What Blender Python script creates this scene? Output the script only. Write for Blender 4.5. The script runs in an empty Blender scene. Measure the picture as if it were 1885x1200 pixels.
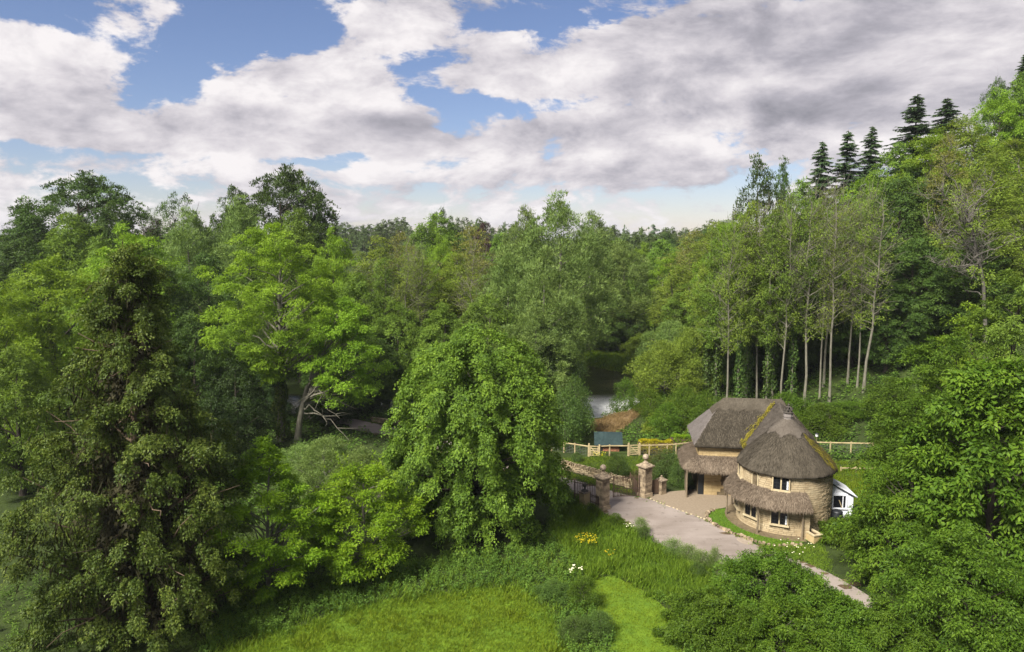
import bpy, math, random
import numpy as np
from mathutils import Vector

D = bpy.data
SC = bpy.context.scene
COL = SC.collection
PI = math.pi
R_ = math.radians

# ------------------------------------------------------------------ camera
PITCH, CAMH, F = R_(7.1), 24.0, 1361.0
CP, SP = math.cos(PITCH), math.sin(PITCH)
cam_d = D.cameras.new('camera')
cam_d.sensor_width = 36.0
cam_d.lens = 36.0 * F / 1885.0
cam_d.clip_end = 6000.0
cam = D.objects.new('camera', cam_d)
COL.objects.link(cam)
cam.location = (0, 0, CAMH)
cam.rotation_euler = (PI / 2 - PITCH, 0, 0)
SC.camera = cam

# ------------------------------------------------------------------ light
SUN_AZ, SUN_EL = R_(-138), R_(47)      # azimuth clockwise from +Y (the way the camera looks), elevation
sun_d = D.lights.new('sun', 'SUN')
sun_d.energy = 5.0
sun_d.angle = R_(18.0)
sun_d.color = (1.0, 0.96, 0.88)
sun = D.objects.new('sun', sun_d)
COL.objects.link(sun)
sdir = Vector((math.sin(SUN_AZ) * math.cos(SUN_EL), math.cos(SUN_AZ) * math.cos(SUN_EL), math.sin(SUN_EL)))
sun.rotation_euler = sdir.to_track_quat('Z', 'Y').to_euler()

SC.view_settings.view_transform = 'Standard'
SC.view_settings.look = 'None'
SC.view_settings.exposure = 1.16
SC.view_settings.gamma = 1.0
SC.view_settings.use_curve_mapping = False
SC.render.engine = 'CYCLES'
SC.cycles.max_bounces = 9
SC.cycles.diffuse_bounces = 6
SC.cycles.glossy_bounces = 2
SC.cycles.transmission_bounces = 4
SC.cycles.transparent_max_bounces = 4
SC.cycles.volume_bounces = 0
SC.cycles.caustics_reflective = False
SC.cycles.caustics_refractive = False
SC.cycles.use_denoising = True
SC.cycles.use_adaptive_sampling = False
SC.cycles.denoising_prefilter = 'ACCURATE'
SC.cycles.sample_clamp_indirect = 6.0


def dir_px(px, py):
    u, v = (px - 942.5) / F, (py - 600.0) / F
    d = Vector((u, CP - v * SP, -(SP + v * CP)))
    return d.normalized()


class NT:
    """tiny helper to write node trees"""
    def __init__(self, tree):
        self.t = tree
        self.t.nodes.clear()

    def n(self, typ, ins=None, **props):
        nd = self.t.nodes.new(typ)
        for k, v in props.items():
            setattr(nd, k, v)
        for k, v in (ins or {}).items():
            sock = nd.inputs[k]
            if isinstance(v, bpy.types.NodeSocket):
                self.t.links.new(v, sock)
            else:
                sock.default_value = v
        return nd

    def math(self, op, a, b=0.0, c=0.0, clamp=False):
        nd = self.n('ShaderNodeMath', {0: a, 1: b, 2: c}, operation=op, use_clamp=clamp)
        return nd.outputs[0]

    def vmath(self, op, a, b=(0, 0, 0)):
        nd = self.n('ShaderNodeVectorMath', {0: a, 1: b}, operation=op)
        return nd.outputs['Value'] if op in ('LENGTH', 'DOT_PRODUCT') else nd.outputs[0]

    def mapr(self, v, a, b, c=0.0, d=1.0, smooth=True):
        nd = self.n('ShaderNodeMapRange', {0: v, 1: a, 2: b, 3: c, 4: d})
        if smooth:
            nd.interpolation_type = 'SMOOTHSTEP'
        return nd.outputs[0]

    def noise(self, vec, scale, detail=4.0, rough=0.55, dist=0.0):
        return self.n('ShaderNodeTexNoise', {'Vector': vec, 'Scale': scale, 'Detail': detail, 'Roughness': rough, 'Distortion': dist}).outputs[0]

    def mix(self, f, a, b, blend='MIX'):
        nd = self.n('ShaderNodeMix', data_type='RGBA', blend_type=blend)
        for i, v in ((0, f), (6, a), (7, b)):
            if isinstance(v, bpy.types.NodeSocket):
                self.t.links.new(v, nd.inputs[i])
            elif i == 0:
                nd.inputs[0].default_value = v
            else:
                nd.inputs[i].default_value = (*v[:3], 1)
        return nd.outputs[2]

    def ramp(self, f, stops):
        nd = self.n('ShaderNodeValToRGB', {0: f})
        cr = nd.color_ramp
        while len(cr.elements) < len(stops):
            cr.elements.new(0.5)
        for e, (p, c) in zip(cr.elements, stops):
            e.position = p
            e.color = (*c[:3], 1)
        return nd.outputs[0]

    def link(self, a, b):
        self.t.links.new(a, b)


def srgb(r, g, b):
    f = lambda c: c / 12.92 if c <= 0.04045 else ((c + 0.055) / 1.055) ** 2.4
    return (f(r / 255), f(g / 255), f(b / 255))


# ------------------------------------------------------------------ sky
W = D.worlds.new('World')
SC.world = W
W.use_nodes = True
w = NT(W.node_tree)
tc = w.n('ShaderNodeTexCoord').outputs['Generated']
nsk = w.n('ShaderNodeTexSky', sky_type='NISHITA', sun_disc=False, sun_elevation=SUN_EL, sun_rotation=SUN_AZ)
nsk.air_density, nsk.dust_density, nsk.ozone_density = 1.0, 0.2, 3.0
bg_sky = w.n('ShaderNodeBackground', {0: w.mix(1.0, nsk.outputs[0], (0.92, 0.86, 0.98), 'MULTIPLY'), 1: 0.052})
sv = w.vmath('MULTIPLY', tc, (1.0, 1.0, 2.1))
warp = w.n('ShaderNodeTexNoise', {'Vector': sv, 'Scale': 2.6, 'Detail': 3.0}).outputs[1]
warp = w.vmath('SUBTRACT', warp, (0.5, 0.5, 0.5))
sv2 = w.vmath('ADD', sv, w.vmath('MULTIPLY', warp, (0.16, 0.16, 0.16)))
n1 = w.noise(sv2, 6.0, 10.0, 0.62)
n1up = w.noise(w.vmath('ADD', sv2, (-0.03, 0.0, 0.06)), 6.0, 6.0, 0.58)
n_fine = w.noise(sv2, 17.0, 7.0, 0.62)


tcw = w.vmath('ADD', tc, w.vmath('MULTIPLY', w.vmath('SUBTRACT', w.n('ShaderNodeTexNoise', {'Vector': sv, 'Scale': 9.0, 'Detail': 5.0, 'Roughness': 0.6}).outputs[1], (0.5, 0.5, 0.5)), (0.13, 0.13, 0.07)))


def blob(px, py, rx, ry):
    """soft spot in the sky round one direction (widths in photo pixels)"""
    h = dir_px(px, py)
    dv = w.vmath('SUBTRACT', tcw, tuple(h))
    dv = w.vmath('MULTIPLY', dv, (F / rx, F / rx, F / ry))
    return w.mapr(w.vmath('LENGTH', dv), 0.25, 1.5, 1.0, 0.0)


def total(items):
    s = None
    for amp, args in items:
        v = w.math('MULTIPLY', blob(*args), amp)
        s = v if s is None else w.math('ADD', s, v)
    return s


holes = total([(0.26, (470, 35, 140, 55)), (0.24, (275, 150, 90, 50)), (0.20, (770, 140, 55, 55)), (0.22, (1000, 190, 170, 26)), (0.20, (850, 215, 80, 32)),
               (0.20, (1010, 40, 120, 22)), (0.20, (110, 25, 100, 36)), (0.12, (1370, 250, 50, 22)), (0.09, (560, 300, 200, 14)), (0.07, (60, 275, 130, 16)), (0.06, (500, 335, 300, 22))])
masses = total([(0.20, (80, 130, 130, 70)), (0.20, (560, 130, 150, 40)), (0.20, (920, 140, 110, 50)), (0.25, (1400, 140, 320, 110)), (0.20, (650, 235, 560, 45)),
                (0.14, (700, 40, 100, 40)), (0.22, (1750, 120, 300, 140)), (0.20, (1180, 90, 80, 40)), (0.14, (1150, 300, 260, 40)), (0.14, (200, 25, 80, 22)), (0.15, (300, 250, 380, 34)), (0.10, (700, 330, 300, 16)), (0.10, (150, 310, 160, 20))])
greys = total([(0.36, (1380, 40, 230, 60)), (0.32, (1500, 200, 150, 40)), (0.28, (950, 5, 260, 26)), (0.22, (1060, 312, 90, 18)), (0.25, (1800, 20, 160, 50)), (0.18, (1290, 330, 200, 18)), (0.14, (620, 215, 160, 14))])
cover = w.math('ADD', w.math('SUBTRACT', n1, holes), masses)
cover = w.math('ADD', cover, w.math('MULTIPLY', w.math('SUBTRACT', n_fine, 0.5), 0.42))
alpha = w.mapr(cover, 0.435, 0.55)
lit = w.math('ADD', w.math('MULTIPLY', w.math('SUBTRACT', n1, n1up), 2.1), 0.74)
lit = w.math('SUBTRACT', lit, w.math('MULTIPLY', w.math('MAXIMUM', w.math('SUBTRACT', cover, 0.62), 0.0), 0.55))
lit = w.math('SUBTRACT', lit, w.math('MULTIPLY', greys, 0.8))
lit = w.math('ADD', lit, w.math('MULTIPLY', w.math('SUBTRACT', n_fine, 0.5), 0.5), clamp=True)
ccol = w.ramp(lit, [(0.0, srgb(132, 132, 142)), (0.4, srgb(180, 177, 186)), (0.72, srgb(219, 214, 219)), (1.0, srgb(246, 241, 242))])
bg_cl = w.n('ShaderNodeBackground', {0: ccol, 1: 0.465})
mixs = w.n('ShaderNodeMixShader', {0: alpha, 1: bg_sky.outputs[0], 2: bg_cl.outputs[0]})
wo = w.n('ShaderNodeOutputWorld', {0: mixs.outputs[0]})

# ------------------------------------------------------------------ tools
def P(px, py, z=0.0):
    """world point where the sight line of a photo pixel meets height z"""
    u, v = (px - 942.5) / F, (py - 600.0) / F
    k = (CAMH - z) / (SP + v * CP)
    return np.array((k * u, k * (CP - v * SP), z))


def PY(px, py, y):
    """world point on the sight line of a photo pixel at distance y"""
    u, v = (px - 942.5) / F, (py - 600.0) / F
    k = y / (CP - v * SP)
    return np.array((k * u, y, CAMH - k * (SP + v * CP)))


def sst(a, b, x):
    t = np.clip((np.asarray(x, float) - a) / (b - a), 0, 1)
    return t * t * (3 - 2 * t)


RIVER = np.array([(-80, 112), (-25, 107), (2, 101.5), (11.5, 103.5), (15.0, 110), (16.5, 119), (15.5, 129), (9, 138), (-6, 146), (-40, 156), (-90, 160)], float)


def seg_dist(x, y, poly):
    d = np.full(np.shape(x), 1e9)
    for a, b in zip(poly[:-1], poly[1:]):
        ab = b - a
        t = np.clip(((x - a[0]) * ab[0] + (y - a[1]) * ab[1]) / (ab @ ab), 0, 1)
        d = np.minimum(d, np.hypot(x - a[0] - t * ab[0], y - a[1] - t * ab[1]))
    return d


def hgt(x, y):
    x, y = np.asarray(x, float), np.asarray(y, float)
    xf = np.interp(y, [0, 40, 60, 70, 80, 110, 200, 600], [80, 66, 48, 37, 33, 29, 32, 60])
    s = x - xf
    h = (4.0 * sst(0, 14, s) + 24.0 * sst(8, 64, s) + 8 * sst(50, 160, s)) * (1 - .8 * sst(230, 460, y))
    h = h + 8.0 * sst(-36, -100, x) * sst(72, 112, y)
    h = h + 13.0 * sst(190, 480, y) * (1 - 0.9 * sst(5, 60, s))
    h = h + 0.5 * np.sin(x * 0.21 + 1) * np.sin(y * 0.17) * sst(80, 100, y)
    h = h - 1.9 * (1 - sst(4.2, 8.5, seg_dist(x, y, RIVER)))
    return h


def unit(a):
    return a / np.maximum(np.linalg.norm(a, axis=-1, keepdims=True), 1e-9)


def np_mesh(name, co, faces, mat, smooth=False, tint=None):
    """co (V,3); faces: int array (N,k) or list of such arrays"""
    me = D.meshes.new(name)
    if not isinstance(faces, list):
        faces = [faces]
    faces = [f for f in faces if len(f)]
    idx = np.concatenate([f.reshape(-1) for f in faces]).astype(np.int32)
    tot = np.concatenate([np.full(len(f), f.shape[1], np.int32) for f in faces])
    start = np.concatenate(([0], np.cumsum(tot)[:-1])).astype(np.int32)
    me.vertices.add(len(co))
    me.vertices.foreach_set('co', np.ascontiguousarray(co, np.float32).reshape(-1))
    me.loops.add(len(idx))
    me.loops.foreach_set('vertex_index', idx)
    me.polygons.add(len(tot))
    me.polygons.foreach_set('loop_start', start)
    me.update(calc_edges=True)
    if smooth:
        me.polygons.foreach_set('use_smooth', np.ones(len(tot), bool))
    if tint is not None:
        at = me.attributes.new('tint', 'FLOAT', 'POINT')
        at.data.foreach_set('value', np.ascontiguousarray(tint, np.float32))
    if mat:
        me.materials.append(mat)
    return me


def link(name, me, parent=None, loc=None):
    o = D.objects.new(name, me)
    COL.objects.link(o)
    if parent is not None:
        o.parent = parent
    if loc is not None:
        o.location = loc
    return o


def tag(o, label=None, cat=None, group=None, kind=None):
    for k, v in (('label', label), ('category', cat), ('group', group), ('kind', kind)):
        if v:
            o[k] = v
    return o


def empty(name, loc, label, cat, group=None, rz=0.0):
    o = D.objects.new(name, None)
    COL.objects.link(o)
    o.location = [float(v) for v in loc]
    o.rotation_euler = (0, 0, rz)
    o.empty_display_size = 0.3
    return tag(o, label, cat, group)


class MB:
    """collects shapes; build() links them as one mesh object. Coordinates are taken relative to origin."""
    def __init__(self, origin=(0, 0, 0)):
        self.v, self.f, self.o = [], [], np.array(origin, float)
        self.nv = 0

    def add(self, v, f):
        v = np.asarray(v, float)
        self.v.append(v)
        self.f += [tuple(int(i) + self.nv for i in q) for q in f]
        self.nv += len(v)

    def box(self, c, s, rz=0.0, jit=0.0, rng=None, taper=1.0, tilt=None):
        sx, sy, sz = s[0] / 2, s[1] / 2, s[2] / 2
        v = np.array([(-sx, -sy, -sz), (sx, -sy, -sz), (sx, sy, -sz), (-sx, sy, -sz),
                      (-sx * taper, -sy * taper, sz), (sx * taper, -sy * taper, sz), (sx * taper, sy * taper, sz), (-sx * taper, sy * taper, sz)])
        if jit:
            v += rng.uniform(-jit, jit, v.shape)
        if tilt:
            ct, st = math.cos(tilt), math.sin(tilt)      # about local x
            v = np.c_[v[:, 0], v[:, 1] * ct - v[:, 2] * st, v[:, 1] * st + v[:, 2] * ct]
        cr, sr = math.cos(rz), math.sin(rz)
        v = np.c_[v[:, 0] * cr - v[:, 1] * sr, v[:, 0] * sr + v[:, 1] * cr, v[:, 2]] + np.array(c)
        self.add(v, [(0, 3, 2, 1), (4, 5, 6, 7), (0, 1, 5, 4), (1, 2, 6, 5), (2, 3, 7, 6), (3, 0, 4, 7)])
        return self

    def bar(self, a, b, wd, ht=None):
        """square bar from a to b"""
        a, b = np.array(a, float), np.array(b, float)
        ht = ht or wd
        d = unit(b - a)
        up = np.array((0, 0, 1.0)) if abs(d[2]) < 0.9 else np.array((0, 1.0, 0))
        s = unit(np.cross(d, up))
        u = np.cross(s, d)
        v = [p + s * i * wd / 2 + u * j * ht / 2 for p in (a, b) for i, j in ((-1, -1), (1, -1), (1, 1), (-1, 1))]
        self.add(v, [(0, 1, 2, 3), (7, 6, 5, 4), (0, 4, 5, 1), (1, 5, 6, 2), (2, 6, 7, 3), (3, 7, 4, 0)])
        return self

    def tube(self, pts, rad, n=6, cap=True):
        v, f = tube_arrays(np.asarray(pts, float), np.asarray(rad, float), n)
        self.add(v, f)
        return self

    def lathe(self, c, prof, n=24, a0=0.0, a1=2 * PI, wob=None):
        full = abs(a1 - a0 - 2 * PI) < 1e-6
        m = n if full else n + 1
        ang = a0 + (a1 - a0) * np.arange(m) / n
        v = []
        for k, (r, z) in enumerate(prof):
            rr = r * (1 + (wob(ang, k) if wob is not None else 0 * ang))
            v.append(np.c_[c[0] + rr * np.cos(ang), c[1] + rr * np.sin(ang), np.full(m, c[2] + z)])
        f = []
        for i in range(len(prof) - 1):
            for j in range(n):
                j2 = (j + 1) % m
                f.append((i * m + j, i * m + j2, (i + 1) * m + j2, (i + 1) * m + j))
        self.add(np.concatenate(v), f)
        return self

    def grid(self, pts):
        """pts (U,V,3)"""
        U, V = pts.shape[:2]
        f = [(i * V + j, (i + 1) * V + j, (i + 1) * V + j + 1, i * V + j + 1) for i in range(U - 1) for j in range(V - 1)]
        self.add(pts.reshape(-1, 3), f)
        return self

    def build(self, name, mat, parent=None, smooth=False):
        me = D.meshes.new(name)
        co = np.concatenate(self.v) - self.o
        me.from_pydata([tuple(map(float, q)) for q in co], [], self.f)
        me.materials.append(mat)
        if smooth:
            me.polygons.foreach_set('use_smooth', np.ones(len(me.polygons), bool))
        me.update()
        return link(name, me, parent)


def tube_arrays(pts, rad, n=6):
    k = len(pts)
    d = np.gradient(pts, axis=0)
    d = unit(d)
    ref = np.where(np.abs(d[:, 2:3]) > 0.92, np.array([[1.0, 0, 0]]), np.array([[0, 0, 1.0]]))
    s = unit(np.cross(d, ref))
    u = np.cross(s, d)
    a = np.arange(n) * 2 * PI / n
    ring = s[:, None, :] * np.cos(a)[None, :, None] + u[:, None, :] * np.sin(a)[None, :, None]
    v = pts[:, None, :] + ring * rad[:, None, None]
    i, j = np.meshgrid(np.arange(k - 1), np.arange(n), indexing='ij')
    j2 = (j + 1) % n
    f = np.stack([i * n + j, i * n + j2, (i + 1) * n + j2, (i + 1) * n + j], -1).reshape(-1, 4)
    return v.reshape(-1, 3), f


class Wood:
    """numpy tubes joined to one mesh"""
    def __init__(self):
        self.v, self.f, self.n = [], [], 0

    def tube(self, pts, rad, n=6):
        v, f = tube_arrays(np.asarray(pts, float), np.asarray(rad, float), n)
        self.v.append(v)
        self.f.append(f + self.n)
        self.n += len(v)

    def mesh(self, name, mat):
        return np_mesh(name, np.concatenate(self.v), np.concatenate(self.f), mat, smooth=True)


# ------------------------------------------------------------------ materials
def principled(nt, base, rough=0.8, spec=0.3, normal=None):
    ins = {'Base Color': base if isinstance(base, bpy.types.NodeSocket) else (*base, 1), 'Roughness': rough, 'Specular IOR Level': spec}
    if normal is not None:
        ins['Normal'] = normal
    return nt.n('ShaderNodeBsdfPrincipled', ins).outputs[0]


def new_mat(name):
    m = D.materials.new(name)
    m.use_nodes = True
    return m, NT(m.node_tree)


def leaf_mat(name, dark, mid, lit, trans=0.32, gloss=0.35):
    k = 1.42
    trans = min(trans * 1.2, .45)
    dark, mid, lit = [(c[0] * k * 1.04, c[1] * k, c[2] * k * .8) for c in (dark, mid, lit)]
    gloss *= .32
    m, t = new_mat(name)
    isl = t.n('ShaderNodeNewGeometry').outputs['Random Per Island']
    tint = t.n('ShaderNodeAttribute', attribute_name='tint').outputs['Fac']
    obr = t.n('ShaderNodeObjectInfo').outputs['Random']
    f = t.math('ADD', t.math('MULTIPLY', isl, 0.55), t.math('MULTIPLY', tint, 0.45))
    c = t.ramp(f, [(0.08, dark), (0.5, mid), (0.95, lit)])
    hsv = t.n('ShaderNodeHueSaturation', {'Hue': t.mapr(obr, 0, 1, 0.489, 0.504, False), 'Saturation': 1.0, 'Value': t.mapr(obr, 0, 1, 0.86, 1.14, False), 'Color': c}).outputs[0]
    pb = principled(t, hsv, 0.5, gloss)
    tcol = t.mix(0.65, hsv, t.mix(1.0, hsv, (1.25, 1.2, 0.45), 'MULTIPLY'))
    tr = t.n('ShaderNodeBsdfTranslucent', {0: tcol}).outputs[0]
    mx = t.n('ShaderNodeMixShader', {0: trans, 1: pb, 2: tr}).outputs[0]
    t.n('ShaderNodeOutputMaterial', {0: mx})
    return m


def bark_mat(name, a, b, scale=3.0):
    m, t = new_mat(name)
    oc = t.n('ShaderNodeTexCoord').outputs['Object']
    v = t.vmath('MULTIPLY', oc, (2.2, 2.2, 0.5))
    n = t.noise(v, scale, 6, 0.65)
    c = t.ramp(n, [(0.3, a), (0.7, b)])
    bm = t.n('ShaderNodeBump', {'Strength': 0.6, 'Distance': 0.05, 'Height': n}).outputs[0]
    t.n('ShaderNodeOutputMaterial', {0: principled(t, c, 0.9, 0.15, bm)})
    return m


def plain(name, col, rough=0.7, spec=0.3, var=0.25, scale=6.0, bump=0.2, dist=0.02, stretch=(1, 1, 1), col2=None, island=0.0):
    m, t = new_mat(name)
    oc = t.n('ShaderNodeTexCoord').outputs['Object']
    oc = t.vmath('MULTIPLY', oc, stretch)
    n = t.noise(oc, scale, 7, 0.62)
    n2 = t.noise(oc, scale * 0.23, 4, 0.6)
    c2 = col2 or tuple(x * (1 - var) for x in col)
    f = t.mapr(t.math('ADD', t.math('MULTIPLY', n, 0.6), t.math('MULTIPLY', n2, 0.4)), 0.36, 0.64)
    if island:
        isl = t.n('ShaderNodeNewGeometry').outputs['Random Per Island']
        obr = t.n('ShaderNodeObjectInfo').outputs['Random']
        g = t.math('FRACT', t.math('ADD', isl, t.math('MULTIPLY', obr, 7.3)))
        f = t.math('ADD', t.math('MULTIPLY', f, 1 - island), t.math('MULTIPLY', g, island))
    c = t.mix(f, c2, col)
    bm = t.n('ShaderNodeBump', {'Strength': bump, 'Distance': dist, 'Height': n}).outputs[0]
    t.n('ShaderNodeOutputMaterial', {0: principled(t, c, rough, spec, bm)})
    return m


def G(r, g, b, k=1.0):
    c = srgb(r, g, b)
    return tuple(x * k for x in c)


M = {}
# leaf colours: linear base colours (dark, mid, bright leaf)
M['lime'] = leaf_mat('lime leaf', (0.0328, 0.0650, 0.0127), (0.0677, 0.1213, 0.0169), (0.1289, 0.2004, 0.0268), .32)
M['ash'] = leaf_mat('ash leaf', (0.0634, 0.1320, 0.0158), (0.1225, 0.2270, 0.0211), (0.1967, 0.3234, 0.0370), .38)
M['maple'] = leaf_mat('maple leaf', (0.0554, 0.1082, 0.0132), (0.1056, 0.1874, 0.0185), (0.1782, 0.2706, 0.0290), .35)
M['dark'] = leaf_mat('dark leaf', (0.0168, 0.0358, 0.0101), (0.0336, 0.0650, 0.0146), (0.0616, 0.1008, 0.0202), .22)
M['mid'] = leaf_mat('mid leaf', (0.0391, 0.0753, 0.0148), (0.0730, 0.1304, 0.0202), (0.1225, 0.1949, 0.0296), .3)
M['willow'] = leaf_mat('willow leaf', (0.0439, 0.0777, 0.0220), (0.0777, 0.1254, 0.0341), (0.1443, 0.2007, 0.0622), .25, .45)
M['olive'] = leaf_mat('olive leaf', (0.0574, 0.0913, 0.0175), (0.1023, 0.1503, 0.0228), (0.1623, 0.2174, 0.0403), .35)
M['tan'] = leaf_mat('budding leaf', (0.0731, 0.0845, 0.0248), (0.1203, 0.1317, 0.0348), (0.1770, 0.1813, 0.0546), .35)
M['ivy'] = leaf_mat('ivy leaf', (.020, .042, .010), (.036, .068, .015), (.065, .105, .022), .2, .5)
M['ivyshade'] = leaf_mat('ivy leaf with shade in colour', (.009, .020, .006), (.016, .032, .008), (.030, .052, .012), .15, .4)  # near-black leaf colour stands in for deep shade among the trees
M['ivyolive'] = leaf_mat('olive ivy leaf', (0.0220, 0.0427, 0.0091), (0.0464, 0.0750, 0.0142), (0.0993, 0.1345, 0.0272), .25, .4)
M['hornbeam'] = leaf_mat('bright leaf', (0.0550, 0.1144, 0.0099), (0.1056, 0.2002, 0.0132), (0.1815, 0.2805, 0.0220), .40)
M['front'] = leaf_mat('broad front leaf', (0.0220, 0.0478, 0.0055), (0.0459, 0.0881, 0.0092), (0.0918, 0.1469, 0.0165), .3, .3)
M['shrub'] = leaf_mat('shrub leaf', (0.0213, 0.0476, 0.0057), (0.0443, 0.0836, 0.0090), (0.0787, 0.1312, 0.0156), .3)
M['spruce'] = leaf_mat('spruce needle', (0.0265, 0.0530, 0.0287), (0.0486, 0.0884, 0.0442), (0.0884, 0.1370, 0.0619), .1)
M['copper'] = leaf_mat('copper leaf', (.022, .012, .016), (.040, .022, .026), (.06, .034, .036), .2)
M['far'] = leaf_mat('far leaf', (.028, .048, .018), (.046, .074, .024), (.068, .10, .032), .2)
M['grass'] = leaf_mat('grass blade', (0.0574, 0.0976, 0.0092), (0.0936, 0.1433, 0.0107), (0.1419, 0.1952, 0.0183), .3)
M['tallgrass'] = leaf_mat('tall grass blade', (0.0494, 0.0968, 0.0121), (0.0864, 0.1512, 0.0158), (0.1481, 0.2177, 0.0291), .3)
M['weed'] = leaf_mat('weed leaf', (0.0294, 0.0651, 0.0147), (0.0525, 0.1029, 0.0189), (0.0893, 0.1522, 0.0273), .25)
M['yellowleaf'] = leaf_mat('yellow hedge leaf', (.15, .155, .008), (.24, .235, .012), (.34, .32, .016), .3)
M['yellowflower'] = leaf_mat('yellow petal', (.30, .25, .01), (.42, .36, .015), (.52, .45, .03), .2)
M['white'] = leaf_mat('white petal', (.6, .6, .56), (.72, .72, .68), (.8, .8, .76), .2)
M['bronze'] = leaf_mat('bronze leaf', (.030, .036, .014), (.055, .056, .022), (.085, .08, .032), .2)
M['deadtwig'] = leaf_mat('dead twig', (0.0143, 0.0144, 0.0086), (0.0264, 0.0259, 0.0151), (0.0430, 0.0432, 0.0259), .1, .1)
M['deadreed'] = leaf_mat('dead reed', (.075, .05, .025), (.13, .092, .048), (.2, .15, .085), .1, .1)
M['bark'] = bark_mat('bark', (.030, .026, .020), (.075, .062, .046))
M['pale'] = bark_mat('pale bark', (.072, .066, .047), (.205, .190, .145))
M['grey'] = bark_mat('grey bark', (.07, .062, .05), (.17, .155, .13))
M['reddish'] = bark_mat('brown bark', (.065, .046, .030), (.16, .115, .075))

# ------------------------------------------------------------------ the lie of the land
def ground_mat():
    m, t = new_mat('ground')
    pos = t.n('ShaderNodeNewGeometry').outputs['Position']
    n = t.noise(pos, 0.35, 6, 0.65)
    n2 = t.noise(pos, 3.0, 6, 0.7)
    f = t.math('ADD', t.math('MULTIPLY', n, 0.6), t.math('MULTIPLY', n2, 0.4))
    c = t.ramp(f, [(0.32, (.016, .022, .009)), (0.5, (.030, .044, .011)), (0.68, (.052, .075, .015))])
    bm = t.n('ShaderNodeBump', {'Strength': 0.8, 'Distance': 0.15, 'Height': n2}).outputs[0]
    t.n('ShaderNodeOutputMaterial', {0: principled(t, c, 0.95, 0.1, bm)})
    return m


def axis(lo, hi, fine_lo, fine_hi, st):
    a = list(np.arange(fine_lo, fine_hi + 1e-6, st))
    x, s = fine_hi, st
    while x < hi:
        s *= 1.22
        x += s
        a.append(min(x, hi))
    x, s = fine_lo, st
    pre = []
    while x > lo:
        s *= 1.22
        x -= s
        pre.append(max(x, lo))
    return np.array(pre[::-1] + a)


M['ground'] = ground_mat()
gx, gy = axis(-1600, 1600, -70, 90, 1.0), axis(-60, 2600, 30, 170, 1.0)
XX, YY = np.meshgrid(gx, gy, indexing='ij')
ZZ = hgt(XX, YY)
nx, ny = XX.shape
ii, jj = np.meshgrid(np.arange(nx - 1), np.arange(ny - 1), indexing='ij')
gf = np.stack([ii * ny + jj, (ii + 1) * ny + jj, (ii + 1) * ny + jj + 1, ii * ny + jj + 1], -1).reshape(-1, 4)
go = link('ground', np_mesh('ground', np.stack([XX, YY, ZZ], -1).reshape(-1, 3), gf, M['ground'], smooth=True))
tag(go, kind='structure')


def zone(pts_px):
    return np.array([P(a, b)[:2] for a, b in pts_px])


def inside(x, y, poly):
    r = np.zeros(len(x), bool)
    n = len(poly)
    for i in range(n):
        x1, y1 = poly[i]
        x2, y2 = poly[(i + 1) % n]
        c = ((y1 > y) != (y2 > y)) & (x < (x2 - x1) * (y - y1) / (y2 - y1 + 1e-12) + x1)
        r ^= c
    return r


def smooth_poly(p, it=2, closed=True):
    p = np.asarray(p, float)
    for _ in range(it):
        q = np.roll(p, -1, 0)
        p = np.stack([0.75 * p + 0.25 * q, 0.25 * p + 0.75 * q], 1).reshape(-1, 2)
    return p


def sheet(name, poly, z, mat):
    me = D.meshes.new(name)
    me.from_pydata([(float(a), float(b), z) for a, b in poly], [], [tuple(range(len(poly)))])
    if me.polygons[0].normal.z < 0:
        me.flip_normals()
    me.materials.append(mat)
    o = link(name, me)
    return tag(o, kind='structure')


def road_mat():
    m, t = new_mat('asphalt')
    pos = t.n('ShaderNodeNewGeometry').outputs['Position']
    n = t.noise(pos, 0.45, 5, 0.6)
    nf = t.noise(pos, 26.0, 3, 0.7)
    rot = t.n('ShaderNodeMapping', {'Vector': pos, 'Rotation': (0, 0, R_(42)), 'Scale': (0.12, 1.1, 1)}).outputs[0]
    ns = t.noise(rot, 1.0, 5, 0.6)
    f = t.math('ADD', t.math('MULTIPLY', n, 0.45), t.math('MULTIPLY', ns, 0.55))
    c = t.ramp(f, [(0.33, (.150, .121, .099)), (0.5, (.207, .170, .145)), (0.66, (.262, .221, .195))])
    c = t.mix(t.mapr(nf, 0.35, 0.7, 0.0, 0.4), c, (.11, .09, .075))
    nb = t.noise(pos, 1.1, 6, 0.7)
    c = t.mix(t.mapr(nb, 0.56, 0.68, 0.0, 0.6), c, (.075, .06, .045))
    nw = t.noise(pos, 0.16, 3, 0.5)
    c = t.mix(t.mapr(nw, 0.42, 0.6, 0.0, 0.35), c, (.30, .255, .225))
    bm = t.n('ShaderNodeBump', {'Strength': 0.35, 'Distance': 0.01, 'Height': nf}).outputs[0]
    t.n('ShaderNodeOutputMaterial', {0: principled(t, c, 0.85, 0.25, bm)})
    return m


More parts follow.
